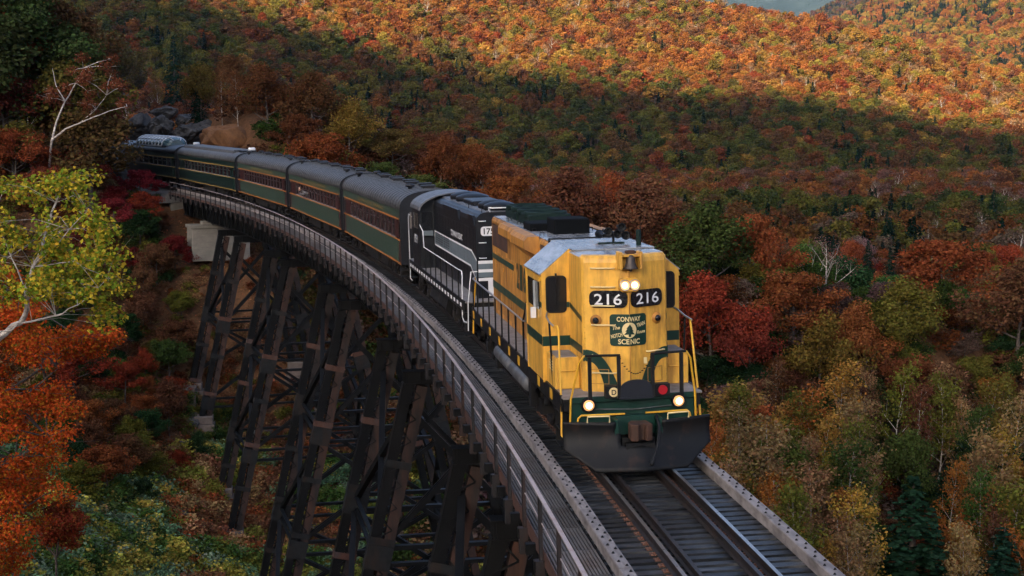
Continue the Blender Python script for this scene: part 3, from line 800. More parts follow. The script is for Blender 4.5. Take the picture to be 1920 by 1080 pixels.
# bell in its bracket
b = MB(); b.box(-.20, .24, YA-.16, YA+.16, 4.44, 4.50); b.box(-.24, -.17, YA-.20, YA+.14, 4.18, 4.55); b.box(.20, .26, YA-.20, YA+.14, 4.18, 4.55); b.box(-.17, .20, YA+.06, YA+.14, 4.18, 4.5); br = b.build('bell_bracket', M['yellow'], nose, bevel=.01)
b = MB(); b.lathe((.02, YA-.10, 4.50), (0, 0, -1), [(.03, 0), (.07, .02), (.095, .08), (.105, .18), (.135, .27), (.165, .31), (.15, .315)], 20); b.lathe((.02, YA-.10, 4.2), (0, 0, -1), [(.03, 0), (.04, .04), (.02, .07)], 10)
b.build('bell', M['bell'], br)
b = MB(); b.box(-.06, .10, YA-.15, YA-.05, 4.50, 4.58); b.tube([(-.1, YA-.1, 4.54), (.14, YA-.1, 4.54)], .03, 6); b.build('bell_yoke', M['rust'], br)
# grab irons on the nose
for z in (4.19, 3.79, 3.39, 2.98, 2.33, 1.95):
    ex, n = vplane(-1); a, c = vpt(-.74, z), vpt(-.28, z)
    b = MB(); b.tube([a, a+n*.07, c+n*.07, c], .017, 5); b.build('grab_iron', M['cream'], nose)
ex, n = vplane(1); a, c = vpt(.40, 2.38), vpt(.80, 2.38)
b = MB(); b.tube([a, a+n*.07, c+n*.07, c], .017, 5); b.build('grab_iron', M['cream'], nose)
b = MB(); b.box(.33, .40, nose_section(.36)-.03, nose_section(.36), 2.12, 2.25); b.build('latch', M['cream'], nose)
# seams and rivet rows on the nose
b = MB(); b.box(-.012, .012, YA-.014, YA, 1.56, 2.50); b.box(-.012, .012, YA-.014, YA, 3.22, 4.30); b.build('centre_seam', M['yellow_worn'], nose)
for sd in (-1, 1):
    ex, n = vplane(sd); b = MB()
    for k_ in range(22): b.lathe(vpt(sd*.885, 1.70+.122*k_, 0), n, [(.013, 0), (.010, .008)], 6)
    tag(b.build('rivets', M['yellow'], nose), kind='stuff')
    b = MB(); o = vpt(sd*.60, 1.86, .0)
    for (xa, xb, za, zb__) in ((-.20, .20, -.16, -.148), (-.20, .20, .148, .16), (-.20, -.188, -.148, .148), (.188, .20, -.148, .148)):
        b.plate(o, ex, UPZ, [(xa, za), (xb, za), (xb, zb__), (xa, zb__)], .008)
    b.build('access_panel', M['yellow_worn'], nose)
# green sweeping stripes on the front, bent with the V
def bow(sd):
    ex, n = vplane(sd); b = MB(); vs = []; K = 14
    for i in range(K+1):
        a = i/K
        xo = .93-.72*a**.75; zo = 2.44-.02*a-.84*a**2.0
        xi = .93-.72*a**.75 + .27*a; zi = zo-.26+.14*a + (0 if a < .1 else .0)
        xi = min(xi, .93)
        for x, z in ((xo, zo), (xi, max(zi, 1.56))):
            vs.append(vpt(sd*x, z, .004))
    b.add(vs, [(2*i, 2*i+1, 2*i+3, 2*i+2) for i in range(K)]); return b.build('front_stripe', M['green'], nose)
for sd in (-1, 1): bow(sd)
# sign on the nose front, folded over the V in two leaves
sg = None
for sd in (-1, 1):
    ex, n = vplane(sd)
    pr = [(0, -.34), (sd*.36, -.34), (sd*.405, -.325), (sd*.43, -.28), (sd*.43, .28), (sd*.405, .325), (sd*.36, .34), (0, .34)]
    if sd < 0: pr = pr[::-1]
    b = MB(); b.plate(Vector((0, YA, 2.87))+n*.004, ex, UPZ, pr, .012); q = b.build('name_sign', M['green'], nose)
    sg = sg or q
def sgtext(nm, txt, xc, z, size, width, rot=0, shear=0):
    me_o = text_part(nm, txt, M['cream'], sg, (0, 0, 0), (1, 0, 0), (0, 1, 0), size, width=width, ext=0, bold=.02, shear=shear)
    for v in me_o.data.vertices:
        x0, y0 = v.co.x, v.co.y; ca, sa_ = math.cos(R(rot)), math.sin(R(rot))
        x1, y1 = xc+x0*ca-y0*sa_, z+x0*sa_+y0*ca
        sd = 1 if x1 > 0 else -1; ex, n = vplane(sd)
        v.co = Vector((0, YA, 2.87))+ex*x1+UPZ*y1+n*.021
def bis(o):
    """cut a mesh at the fold x=0 before bending: dense enough letters need only the crossing faces split"""
    pass
sgtext('lettering', 'CONWAY', 0, .235, .105, .55)
sgtext('lettering', 'SCENIC', 0, -.245, .11, .50)
sgtext('lettering', 'The', -.285, .05, .075, .16, 8, .3)
sgtext('lettering', 'NOTCH', -.28, -.115, .085, .25, 12)
sgtext('lettering', 'TRAIN', .285, .11, .085, .22, 14)
sgtext('lettering', 'Route', .285, -.05, .07, .22, 4, .3)
def folded(name, poly, m, off):
    b = MB(); bm = bmesh.new(); vv = [bm.verts.new((p[0], p[1], 0)) for p in poly]; bm.faces.new(vv)
    bmesh.ops.bisect_plane(bm, geom=bm.verts[:]+bm.edges[:]+bm.faces[:], plane_co=(0, 0, 0), plane_no=(1, 0, 0))
    bmesh.ops.triangulate(bm, faces=bm.faces)
    for v in bm.verts:
        x1, y1 = v.co.x, v.co.y
        e1, n1 = vplane(1); e2, n2 = vplane(-1)
        if abs(x1) < 1e-6: p = Vector((0, YA, 2.87+y1))+Vector((0, -1, 0))*off*1.1
        else:
            e_, n_ = (e1, n1) if x1 > 0 else (e2, n2); p = Vector((0, YA, 2.87+y1))+e_*x1+n_*off
        v.co = p
    me = bpy.data.meshes.new(name); bm.to_mesh(me); bm.free(); me.materials.append(M[m]); return link(name, me, sg)
folded('sign_disc', disc(.165, 28, 0, .0), 'cream', .020)
tr = [(-.02, -.14), (.02, -.14), (.02, -.09), (.12, -.10), (.06, -.03), (.09, -.03), (.045, .035), (.065, .035), (.0, .13), (-.065, .035), (-.045, .035), (-.09, -.03), (-.06, -.03), (-.12, -.10), (-.02, -.09)]
folded('sign_tree', tr, 'green', .0235)
# cab
ZE, ZR = 3.93, 4.46; Y0, Y1 = 2.82, 5.0
prof = [(-1.55, DZ+.012), (1.55, DZ+.012), (1.55, ZE), (.93, ZR), (-.93, ZR), (-1.55, ZE)]
b = MB(); b.extrude(prof, Y0, Y1); cab = b.build('cab', M['yellow'], YL, bevel=.015)
for sx in (-1, 1):
    b = MB(); d = Vector((sx*(1.55-.93), 0, ZE-ZR)); e = d.normalized(); nn = Vector((sx*.6, 0, .8))
    vs = [Vector((sx*.90, y, ZR+.012)) for y in (Y0+.02, Y1+.05)]+[Vector((sx*1.60, y, ZE-.02)) for y in (Y0-.0, Y1+.05)]
    vs2 = [v+Vector((0, 0, .03)) for v in vs]
    b.add(vs+vs2, [(0, 1, 3, 2), (4, 6, 7, 5), (0, 4, 5, 1), (2, 3, 7, 6), (0, 2, 6, 4), (1, 5, 7, 3)]); b.build('roof_slope', M['roofpaint'], cab)
b = MB(); b.box(-.92, .92, 2.4, Y1+.3, ZR+.004, ZR+.03); b.build('cab_roof', M['roofpaint'], cab)
for sx in (-1, 1):     # front windows
    b = MB(); b.plate((sx*1.235, Y0-.0, 3.48), (1, 0, 0), UPZ, rrect(.47, .83, .10, 5), .02); b.build('window_gasket', M['black'], cab)
    b = MB(); b.plate((sx*1.235, Y0-.021, 3.48), (1, 0, 0), UPZ, rrect(.40, .76, .08, 5), .004); fw_ = b.build('front_window', M['glass'], cab)
    b = MB(); b.tube([(sx*1.235, Y0-.05, 3.93), (sx*1.25, Y0-.045, 3.48), (sx*1.26, Y0-.04, 3.25)], .012, 5); b.box(sx*1.24-.02, sx*1.24+.02, Y0-.06, Y0, 3.88, 3.95); b.build('wiper', M['black'], fw_)
    # side windows, mirror and wind deflector
    for (ya, yb) in ((3.15, 3.75), (3.85, 4.65)):
        b = MB(); b.plate((sx*1.553, (ya+yb)/2, 3.42), (0, 1, 0), UPZ, rrect(yb-ya, .62, .06, 3), .02*(1 if sx > 0 else -1)); b.build('side_window', M['glass'], cab)
    b = MB(); b.box(sx*1.60-.02, sx*1.60+.02, 3.55, 3.63, 3.05, 3.72); b.build('wind_deflector', M['silver'], cab)
    b = MB(); b.box(sx*1.64-.06, sx*1.64+.06, 3.50, 3.60, 2.88, 3.12); b.build('mirror', M['white'], cab)
    b = MB(); b.box(sx*1.55-.05, sx*1.55+.05, Y0+.05, Y0+.18, 3.78, 3.86); b.build('marker_lamp', M['yellow_rail'], cab)
    # green band round the cab
    b = MB(); b.box(sx*1.558-.003, sx*1.558+.003, Y0, Y1, 2.33, 2.55); b.build('cab_stripe', M['green'], cab)
    b = MB(); b.box(min(sx*.94, sx*1.556), max(sx*.94, sx*1.556), Y0-.006, Y0-.001, 2.33, 2.55); b.build('cab_stripe', M['green'], cab)
    b = MB(); b.box(sx*W-.004+sx*.003, sx*W+.004+sx*.003, YC+.06, Y0, 2.33, 2.50); b.build('hood_stripe', M['green'], nose)
    b = MB(); b.box(min(sx*.94, sx*1.02), max(sx*.94, sx*1.02), Y0-.006, Y0-.001, 3.18, 3.3); b.build('cab_stripe', M['green'], cab)
    b = MB(); b.box(sx*1.558-.003, sx*1.558+.003, Y0, 3.1, 3.18, 3.3); b.build('cab_stripe', M['green'], cab)
    b = MB(); vs = [(sx*(W+.004), YC+.05, 3.02), (sx*(W+.004), YC+.05, 3.14), (sx*(W+.004), Y0, 3.30), (sx*(W+.004), Y0, 3.18)]; b.add(vs, [(0, 1, 2, 3)]); b.build('hood_stripe', M['green'], nose)
    # battery box in front of the cab and nose steps
    b = MB(); b.box(min(sx*.94, sx*1.48), max(sx*.94, sx*1.48), 1.75, Y0-.01, DZ+.012, 2.22); bx_ = b.build('battery_box', M['yellow'], YL, bevel=.02)
    b = MB(); b.box(min(sx*.99, sx*1.43), max(sx*.99, sx*1.43), 1.82, Y0-.08, 2.215, 2.235); b.build('box_lid', M['deck'], bx_)
    b = MB(); b.tube([(sx*1.02, 1.75, 1.98), (sx*1.02, 1.68, 1.94), (sx*1.40, 1.68, 1.94), (sx*1.40, 1.75, 1.98)], .014, 5); b.build('grab_iron', M['yellow'], bx_)
    b = MB()
    for i in range(4): b.box(sx*1.481-.004, sx*1.481+.004, 2.0, 2.5, 1.9+.06*i, 1.93+.06*i)
    b.build('louvres', M['cream'], bx_)
# roof gear: horn, antenna
b = MB(); hx, hy = .34, 4.0
b.tube([(hx, hy, ZR), (hx, hy, ZR+.2)], .03, 6); b.box(hx-.25, hx+.25, hy-.03, hy+.03, ZR+.17, ZR+.23)
for (dx, dz, dr, ln) in ((-.2, .30, -1, .42), (0, .25, -1, .5), (.22, .20, -1, .36), (.14, .38, -1, .3), (-.26, .2, 1, .35)):
    b.lathe((hx+dx, hy-dr*.02, ZR+dz), (0, dr, 0), [(.03, -.15), (.03, ln*.4), (.055, ln*.75), (.105, ln), (.09, ln+.005), (.04, ln*.8)], 14)
b.build('air_horn', M['black'], YL)
b = MB(); b.box(-.02, .5, 3.55, 3.62, ZR+.03, ZR+.06); b.tube([(-.1, 3.6, ZR+.05), (.45, 3.6, ZR+.05)], .02, 6); b.build('horn_mount', M['roofgreen'], YL)
b = MB(); b.lathe((.70, 3.0, ZR+.02), (0, 0, 1), [(.06, 0), (.06, .33), (.04, .36)], 12); b.build('antenna', M['roofgreen'], YL)
# long hood
HZ = 4.40
def hood(y0, y1, w, z1, m, name='long_hood', ch=.10):
    b = MB(); b.extrude([(-w, DZ+.012), (w, DZ+.012), (w, z1-ch), (w-ch*.35, z1-ch*.3), (w-ch, z1), (-w+ch, z1), (-w+ch*.35, z1-ch*.3), (-w, z1-ch)], y0, y1)
    return b.build(name, m, YL)
lh = hood(5.0, 15.45, W, HZ, M['yellow_worn'])
b = MB(); b.box(-W+.06, W-.06, 5.05, 15.4, HZ+.001, HZ+.02); b.build('hood_roof', M['roofpaint'], lh)
# dark recessed panel behind the cab
for sx in (-1, 1):
    b = MB(); b.box(sx*W-.004, sx*W+.006, 5.1, 6.6, 3.55, 4.28); b.build('intake_grille', M['rust'], lh)
    for i in range(7):
        b = MB(); b.box(sx*W-.0, sx*W+.022, 5.15+.2*i, 5.19+.2*i, 3.56, 4.27); b.build('grille_bar', M['yellow_worn'], lh)
    # flared radiator-duct blisters
    for (ya, yb, ztop, zbot, fl) in ((6.9, 9.3, HZ+.04, 3.80, .36), (9.3, 12.1, HZ+.04, 3.95, .28)):
        b = MB(); x0 = sx*(W-.02); x1 = sx*(W+fl); ym = (ya+yb)/2
        vs = [(x0, ya, ztop), (x0, yb, ztop), (sx*(W+fl*.75), yb, ztop), (sx*(W+fl*.75), ya, ztop), (x1, ya, ztop-.10), (x1, yb, ztop-.10), (x1, yb, ztop-.30), (x1, ya, ztop-.30), (x0, ym+(yb-ya)*.25, zbot), (x0, ym-(yb-ya)*.25, zbot), (x0, ya, ztop-.5), (x0, yb, ztop-.5)]
        fs = [(0, 1, 2, 3), (3, 2, 5, 4), (4, 5, 6, 7), (7, 6, 8, 9), (0, 3, 4, 7, 10), (1, 11, 6, 5, 2), (7, 9, 10), (6, 11, 8)]
        b.add(vs, fs); b.build('blister', M['yellow_worn'], lh)
    # rear radiator grille
    b = MB(); b.box(sx*W-.004, sx*W+.008, 12.25, 15.35, 3.55, 4.22); b.build('radiator_grille', M['rust'], lh)
    for i in range(11):
        b = MB(); b.box(sx*W-.0, sx*W+.02, 12.3+.28*i, 12.33+.28*i, 3.55, 4.22); b.build('grille_bar', M['rust'], lh)
    b = MB(); b.box(sx*W-.0, sx*W+.10, 12.2, 15.45, 4.22, 4.26); b.build('grille_lip', M['yellow_worn'], lh)
    # doors
    for i in range(14):
        ya = 5.25+i*.72
        b = MB(); b.box(sx*W-.003, sx*W+.014, ya, ya+.68, 1.66, 3.42 if ya < 12 else 3.40); dr_ = b.build('hood_door', M['yellow_worn'], lh, bevel=.006)
        if i % 2 == 0:
            b = MB(); b.box(sx*W+.014*sx-.012, sx*W+.014*sx+.02, ya+.60, ya+.64, 2.0, 2.10); b.box(sx*W+.014*sx-.012, sx*W+.014*sx+.02, ya+.60, ya+.64, 2.95, 3.05); b.build('door_latch', M['yellow_worn'], dr_)
    # stripes
    b = MB(); b.box(sx*(W+.0145)-.003, sx*(W+.0145)+.003, 11.1, 15.4, 3.17, 3.33); b.build('side_stripe', M['green_worn'], lh)
    b = MB(); b.box(sx*(W+.0145)-.003, sx*(W+.0145)+.003, 6.2, 15.4, 2.28, 2.50); b.build('side_stripe', M['green_worn'], lh)
    for (ch, yy) in (('2', 10.35), ('1', 9.75), ('6', 9.15)):
        text_part('side_number', ch, M['green_worn'], lh, (sx*(W+.019), yy if sx < 0 else 19.5-yy, 3.12), (0, -1, 0) if sx < 0 else (0, 1, 0), UPZ, .70, width=.42, bold=.04, ext=.001)
    # side railing
    pts = [(sx*1.5, 5.35, 2.98), (sx*1.5, 5.55, 2.52), (sx*1.5, 6.0, 2.48), (sx*1.5, 15.9, 2.48), (sx*1.40, 16.25, 2.48)]
    handrail(YL, pts, .024, 'steel', [(sx*1.5, yy, 2.48) for yy in (6.0, 7.25, 8.5, 9.75, 11.0, 12.3, 13.6, 14.9, 15.9)])
    b = MB(); b.tube([(sx*1.5, 6.0, 1.5), (sx*1.5, 6.0, 2.48), (sx*1.45, 5.5, 3.1)], .026, 6); b.build('stanchion', M['black'], YL)
    b = MB(); b.tube([(sx*1.40, 16.2, 2.48), (sx*1.36, 16.32, 2.35), (sx*1.44, 16.45, 1.5), (sx*1.46, 16.45, .7)], .026, 6); b.build('yellow_handrail', M['yellow_rail'], YL)
# roof boxes and fans
for (x0, x1, y0, y1, z1, m_) in ((-.40, .52, 7.6, 8.7, 4.80, 'black_matte'), (-.80, .42, 8.9, 10.1, 4.62, 'black_matte'), (-.55, .62, 10.6, 12.6, 4.72, 'roofgreen'), (-.55, .62, 13.0, 15.1, 4.66, 'roofgreen')):
    b = MB(); b.box(x0, x1, y0, y1, HZ+.0, z1); rb = b.build('roof_box', M[m_], lh, bevel=.03)
for yy in (11.2, 12.4, 13.6, 14.6):
    b = MB(); b.lathe((0, yy, 4.6), (0, 0, 1), [(.55, 0), (.60, .05), (.60, .18), (.52, .2), (.5, .12), (.1, .1)], 24); b.build('fan', M['roofgreen'], lh)
for (xx, yy) in ((-.7, 8.9), (-.75, 7.4), (-.7, 11.5), (.72, 5.6), (.75, 7.0), (.74, 8.6), (-.7, 13.2), (.75, 10.4)):
    b = MB(); b.tube([(xx-.05, yy, HZ+.01), (xx-.05, yy, HZ+.10), (xx+.05, yy, HZ+.10), (xx+.05, yy, HZ+.01)], .012, 5); b.build('lifting_eye', M['black'], lh)
b = MB(); b.box(-W-.02, W+.02, 5.28, 5.34, HZ-.05, ZR+.06); b.build('roof_seam', M['black'], lh)
# fuel tank and air reservoirs
b = MB(); b.extrude([(-1.25, .95), (-1.35, .6), (-1.1, .30), (1.1, .30), (1.35, .6), (1.25, .95)], 6.3, 10.9); b.build('fuel_tank', M['under'], YL, bevel=.03)
for sx in (-1, 1):
    for (ya, yb, z) in ((5.6, 8.2, .98), (8.35, 11.0, .98)):
        b = MB(); b.lathe((sx*1.40, ya, z), (0, 1, 0), [(.05, 0), (.17, .06), (.2, .14), (.2, yb-ya-.14), (.17, yb-ya-.06), (.05, yb-ya)], 16); b.build('air_reservoir', M['tank'], YL)
    b = MB(); b.box(sx*1.42-.06, sx*1.42+.06, 5.2, 5.5, .5, 1.2); b.box(sx*1.35-.1, sx*1.35+.1, 11.2, 11.7, .45, 1.1); b.build('equipment_box', M['under'], YL)
truck(YL, 3.75); truck(YL, 13.35)
coupler(YL, 16.95, -1)
# rear end platform railing
b = MB()
for sx in (-1, 1): b.tube([(sx*.4, 16.4, 1.5), (sx*.4, 16.4, 2.45), (sx*1.3, 16.4, 2.45), (sx*1.3, 16.4, 1.5)], .024, 6)
b.build('end_rail', M['black'], YL)
# ------------------------------------------------------------------ black locomotive behind
GL = empty('diesel_locomotive', vframe(17.1+3.7, 17.1+13.4, 17.1))
tag(GL, 'black diesel locomotive with grey and white stripes coupled behind the yellow one', 'locomotive')
b = MB(); b.box(-1.47, 1.47, .8, 16.3, 1.2, DZ-.03); b.box(-1.2, 1.2, 1.2, 16, .95, 1.2); b.build('underframe', M['under'], GL)
b = MB(); b.box(-1.5, 1.5, .75, 16.35, DZ-.03, DZ+.012); b.build('walkway', M['deck'], GL)
for sx in (-1, 1):
    b = MB(); b.box(sx*1.5-.02, sx*1.5+.02, .9, 16.2, 1.2, DZ+.03); b.build('side_sill', M['black'], GL)
    for i in range(20):
        b = MB(); b.box(sx*1.525-.006, sx*1.525+.006, 1.5+i*.72, 1.5+i*.72+.30, 1.30, 1.42); b.build('white_marker', M['white'], GL)
hz = 4.28
def ghood(y0, y1, w, z1):
    b = MB(); ch = .28
    pr = [(-w, DZ+.012), (w, DZ+.012), (w, z1-ch)] + [(w-ch+ch*math.cos(R(a)), z1-ch+ch*math.sin(R(a))) for a in (30, 60, 90)] + [(-w+ch-ch*math.cos(R(a)), z1-ch+ch*math.sin(R(a))) for a in (90, 60, 30)] + [(-w, z1-ch)]
    b.extrude(pr, y0, y1); return b.build('long_hood', M['gp_black'], GL, bevel=.05)
gh = ghood(1.55, 12.1, .93, hz)
b = MB(); b.extrude([(-.62, hz-.02), (.62, hz-.02), (.55, hz+.06), (-.55, hz+.06)], 1.9, 12.0); b.build('hood_roof', M['gp_roof'], gh)
for sx in (-1, 1):
    for (ya, yb) in ((1.9, 3.3), (5.2, 9.2)):
        b = MB(); b.plate((sx*.90, ya, 0), (0, 1, 0), UPZ, [(0, 3.86), (yb-ya, 3.86), (yb-ya-.25, 4.2), (.25, 4.2)], .08*sx); b.build('hood_blister', M['gp_black'], gh)
    for i in range(14):
        b = MB(); b.box(sx*.93-.003, sx*.93+.012, 1.7+i*.72, 1.7+i*.72+.68, 1.62, 3.75); b.build('hood_door', M['gp_black'], gh, bevel=.006)
    X = sx*.945
    b = MB(); b.plate((X, 0, 0), (0, 1, 0), UPZ, [(1.6, 2.02), (3.0, 2.50), (11.9, 2.50), (11.9, 2.98), (2.75, 2.98), (1.6, 2.72)], .004*sx); st = b.build('grey_stripe', M['gp_grey'], gh)
    for pl_ in ([(2.75, 2.97), (11.9, 2.97), (11.9, 3.03), (2.72, 3.03)], [(3.0, 2.45), (11.9, 2.45), (11.9, 2.51), (3.03, 2.51)], [(11.84, 2.45), (11.9, 2.45), (11.9, 3.03), (11.84, 3.03)], [(1.6, 2.70), (2.75, 2.97), (2.72, 3.03), (1.6, 2.76)], [(1.6, 1.98), (3.03, 2.45), (3.03, 2.51), (1.6, 2.04)]):
        b = MB(); b.plate((X+sx*.005, 0, 0), (0, 1, 0), UPZ, pl_, .003*sx); b.build('white_line', M['white'], gh)
    for grp in ((9.6, 11.6, 2.6, 3.45), (7.9, 9.4, 2.6, 3.4)):
        b = MB(); k = int((grp[3]-grp[2])/.085)
        for col_ in range(3):
            wv = (grp[1]-grp[0])/3
            for i in range(k): b.box(X-.012, X+.016*sx+.006, grp[0]+col_*wv+.06, grp[0]+(col_+1)*wv-.06, grp[2]+i*.085, grp[2]+i*.085+.045)
        b.build('louvres', M['gp_grey'] if False else M['gp_black'], gh)
    text_part('lettering', 'CONWAY SCENIC', M['white'], gh, (X+sx*.006, 6.05, 3.28), (0, -sx*-1*1.0 if sx > 0 else -1, 0), UPZ, .22, width=2.7, bold=.02, ext=.002)
# end facing the yellow locomotive
for i, z in enumerate((2.66, 2.38, 2.10)):
    b = MB(); b.box(-.93, .93, 1.535, 1.549, z, z+.10); b.build('white_line', M['white'], gh)
b = MB(); b.box(-.93, .93, 1.537, 1.5485, 2.2, 2.66); b.build('grey_stripe', M['gp_grey'], gh)
b = MB(); b.box(-.62, -.25, 1.53, 1.548, 1.6, 2.1); b.box(.25, .62, 1.53, 1.548, 1.6, 2.1); b.build('white_panel', M['white'], gh)
for sx in (-1, 1):
    b = MB(); b.plate((sx*.52, 1.50, 3.72), (1, 0, 0), UPZ, rrect(.62, .30, .10, 4), .05); nb = b.build('number_board', M['white'], gh)
    text_part('number', '1751', M['black'], nb, (sx*.52, 1.449, 3.72), (1, 0, 0), UPZ, .2, width=.44, bold=.02)
b = MB(); b.plate((0, 1.5, 3.9), (1, 0, 0), UPZ, rrect(.3, .5, .1), .1); b.build('headlight', M['gp_black'], gh)
for z in (4.05, 3.35, 2.85):
    for x in (-.78,):
        b = MB(); b.tube([(x-.1, 1.55, z), (x-.1, 1.47, z), (x+.12, 1.47, z), (x+.12, 1.55, z)], .018, 5); b.build('grab_iron', M['white'], gh)
# roof gear
for (xx, yy, r_) in ((0, 9.6, .62), (0, 8.2, .62), (0, 3.6, .55), (0, 2.5, .55)):
    b = MB(); b.lathe((xx, yy, hz+.04), (0, 0, 1), [(r_-.05, 0), (r_, .04), (r_, .16), (r_-.04, .20), (r_*.6, .27), (r_*.2, .30)], 24); b.build('fan', M['gp_black'], gh)
b = MB(); b.box(-.5, .5, 5.0, 7.2, hz+.05, hz+.22); b.build('roof_box', M['gp_black'], gh, bevel=.03)
b = MB()
for yy in (1.85, 2.1): b.tube([(-.45, yy, hz), (-.45, yy, hz+.16), (.30, yy, hz+.16), (.30, yy, hz)], .02, 5)
b.build('roof_ladder', M['white'], gh)
for (xx, yy) in ((-.6, 2.2), (-.6, 5.0), (.6, 3.0), (.6, 6.0)):
    b = MB(); b.tube([(xx-.06, yy, hz), (xx-.06, yy, hz+.12), (xx+.06, yy, hz+.12), (xx+.06, yy, hz)], .014, 5); b.build('lifting_eye', M['black'], gh)
# cab with rounded roof
prof = [(-1.5, DZ+.012), (1.5, DZ+.012), (1.5, 3.82)] + [(1.5*math.cos(R(a)), 3.82+.62*math.sin(R(a))) for a in range(12, 180, 12)] + [(-1.5, 3.82)]
b = MB(); b.extrude(prof, 12.1, 14.45); gc = b.build('cab', M['gp_black'], GL)
b = MB(); out = [(1.57*math.cos(R(a)), 3.82+.66*math.sin(R(a))) for a in range(0, 181, 12)]; inn = [(x*.97, z-.04) for x, z in out][::-1]
b.extrude(out+inn, 11.75, 14.6); b.build('cab_roof', M['gp_roof'], gc)
for sx in (-1, 1):
    for (ya, yb) in ((12.35, 13.1), (13.2, 14.1)):
        b = MB(); b.plate((sx*1.503, (ya+yb)/2, 3.35), (0, 1, 0), UPZ, rrect(yb-ya, .62, .05, 3), .02*sx); b.build('side_window', M['glass'], gc)
    b = MB(); b.plate((sx*1.22, 12.098, 3.35), (1, 0, 0), UPZ, rrect(.42, .75, .06, 3), .02); b.build('front_window', M['glass'], gc)
    b = MB(); b.box(sx*1.2-.22, sx*1.2+.22, 12.0, 12.09, 2.80, 3.0); b.build('sun_visor', M['gp_grey'], gc, bevel=.02)
    b = MB(); b.box(sx*1.60-.03, sx*1.60+.03, 14.2, 14.3, 2.95, 3.6); b.build('wind_deflector', M['deck'], gc)
    text_part('number', '1751', M['white'], gc, (sx*1.503, 13.4, 2.60), (0, sx*1.0, 0), UPZ, .34, width=1.0, bold=.02, ext=.004)
    b = MB(); b.tube([(sx*1.52, 12.0, 3.25), (sx*1.5, 11.2, 3.05), (sx*1.5, 11.0, 2.45), (sx*1.5, 2.2, 2.45), (sx*1.5, 1.45, 2.46), (sx*1.5, 1.35, 2.3), (sx*1.5, 1.55, .95), (sx*1.5, 1.2, .85), (sx*1.48, .75, .88)], .019, 6); b.build('handrail', M['white'], GL)
    for yy in (2.2, 3.6, 5.0, 6.4, 7.8, 9.2, 10.6):
        b = MB(); b.tube([(sx*1.5, yy, 1.5), (sx*1.5, yy, 2.45)], .022, 6); b.build('stanchion', M['black'], GL)
    b = MB(); b.tube([(sx*1.52, 14.6, 3.4), (sx*1.52, 15.6, 3.45), (sx*1.52, 15.75, 3.3), (sx*1.5, 15.8, .75), (sx*1.42, 15.7, .66)], .019, 6); b.build('handrail', M['white'], GL)
    b = MB(); b.tube([(sx*1.1, .75, 2.5), (sx*1.3, .75, 2.5), (sx*1.42, .75, 1.5), (sx*1.44, .75, .6)], .019, 6); b.build('handrail', M['white'], GL)
    for yc0 in (.95, 15.6):
        b = MB()
        for zz in (.42, .78, 1.14): b.box(sx*1.36-.14, sx*1.36+.14, yc0, yc0+.6, zz, zz+.03)
        b.build('step_well', M['black'], GL)
b = MB(); b.extrude([(-.93, DZ+.012), (.93, DZ+.012), (.93, 4.0), (.7, 4.28), (-.7, 4.28), (-.93, 4.0)], 14.45, 15.5); b.build('short_hood', M['gp_black'], GL, bevel=.04)
b = MB(); b.extrude([(-1.25, .95), (-1.35, .6), (-1.1, .30), (1.1, .30), (1.35, .6), (1.25, .95)], 6.3, 10.9); b.build('fuel_tank', M['under'], GL, bevel=.03)
truck(GL, 3.75); truck(GL, 13.35); coupler(GL, .2, 1); coupler(GL, 16.9, -1)

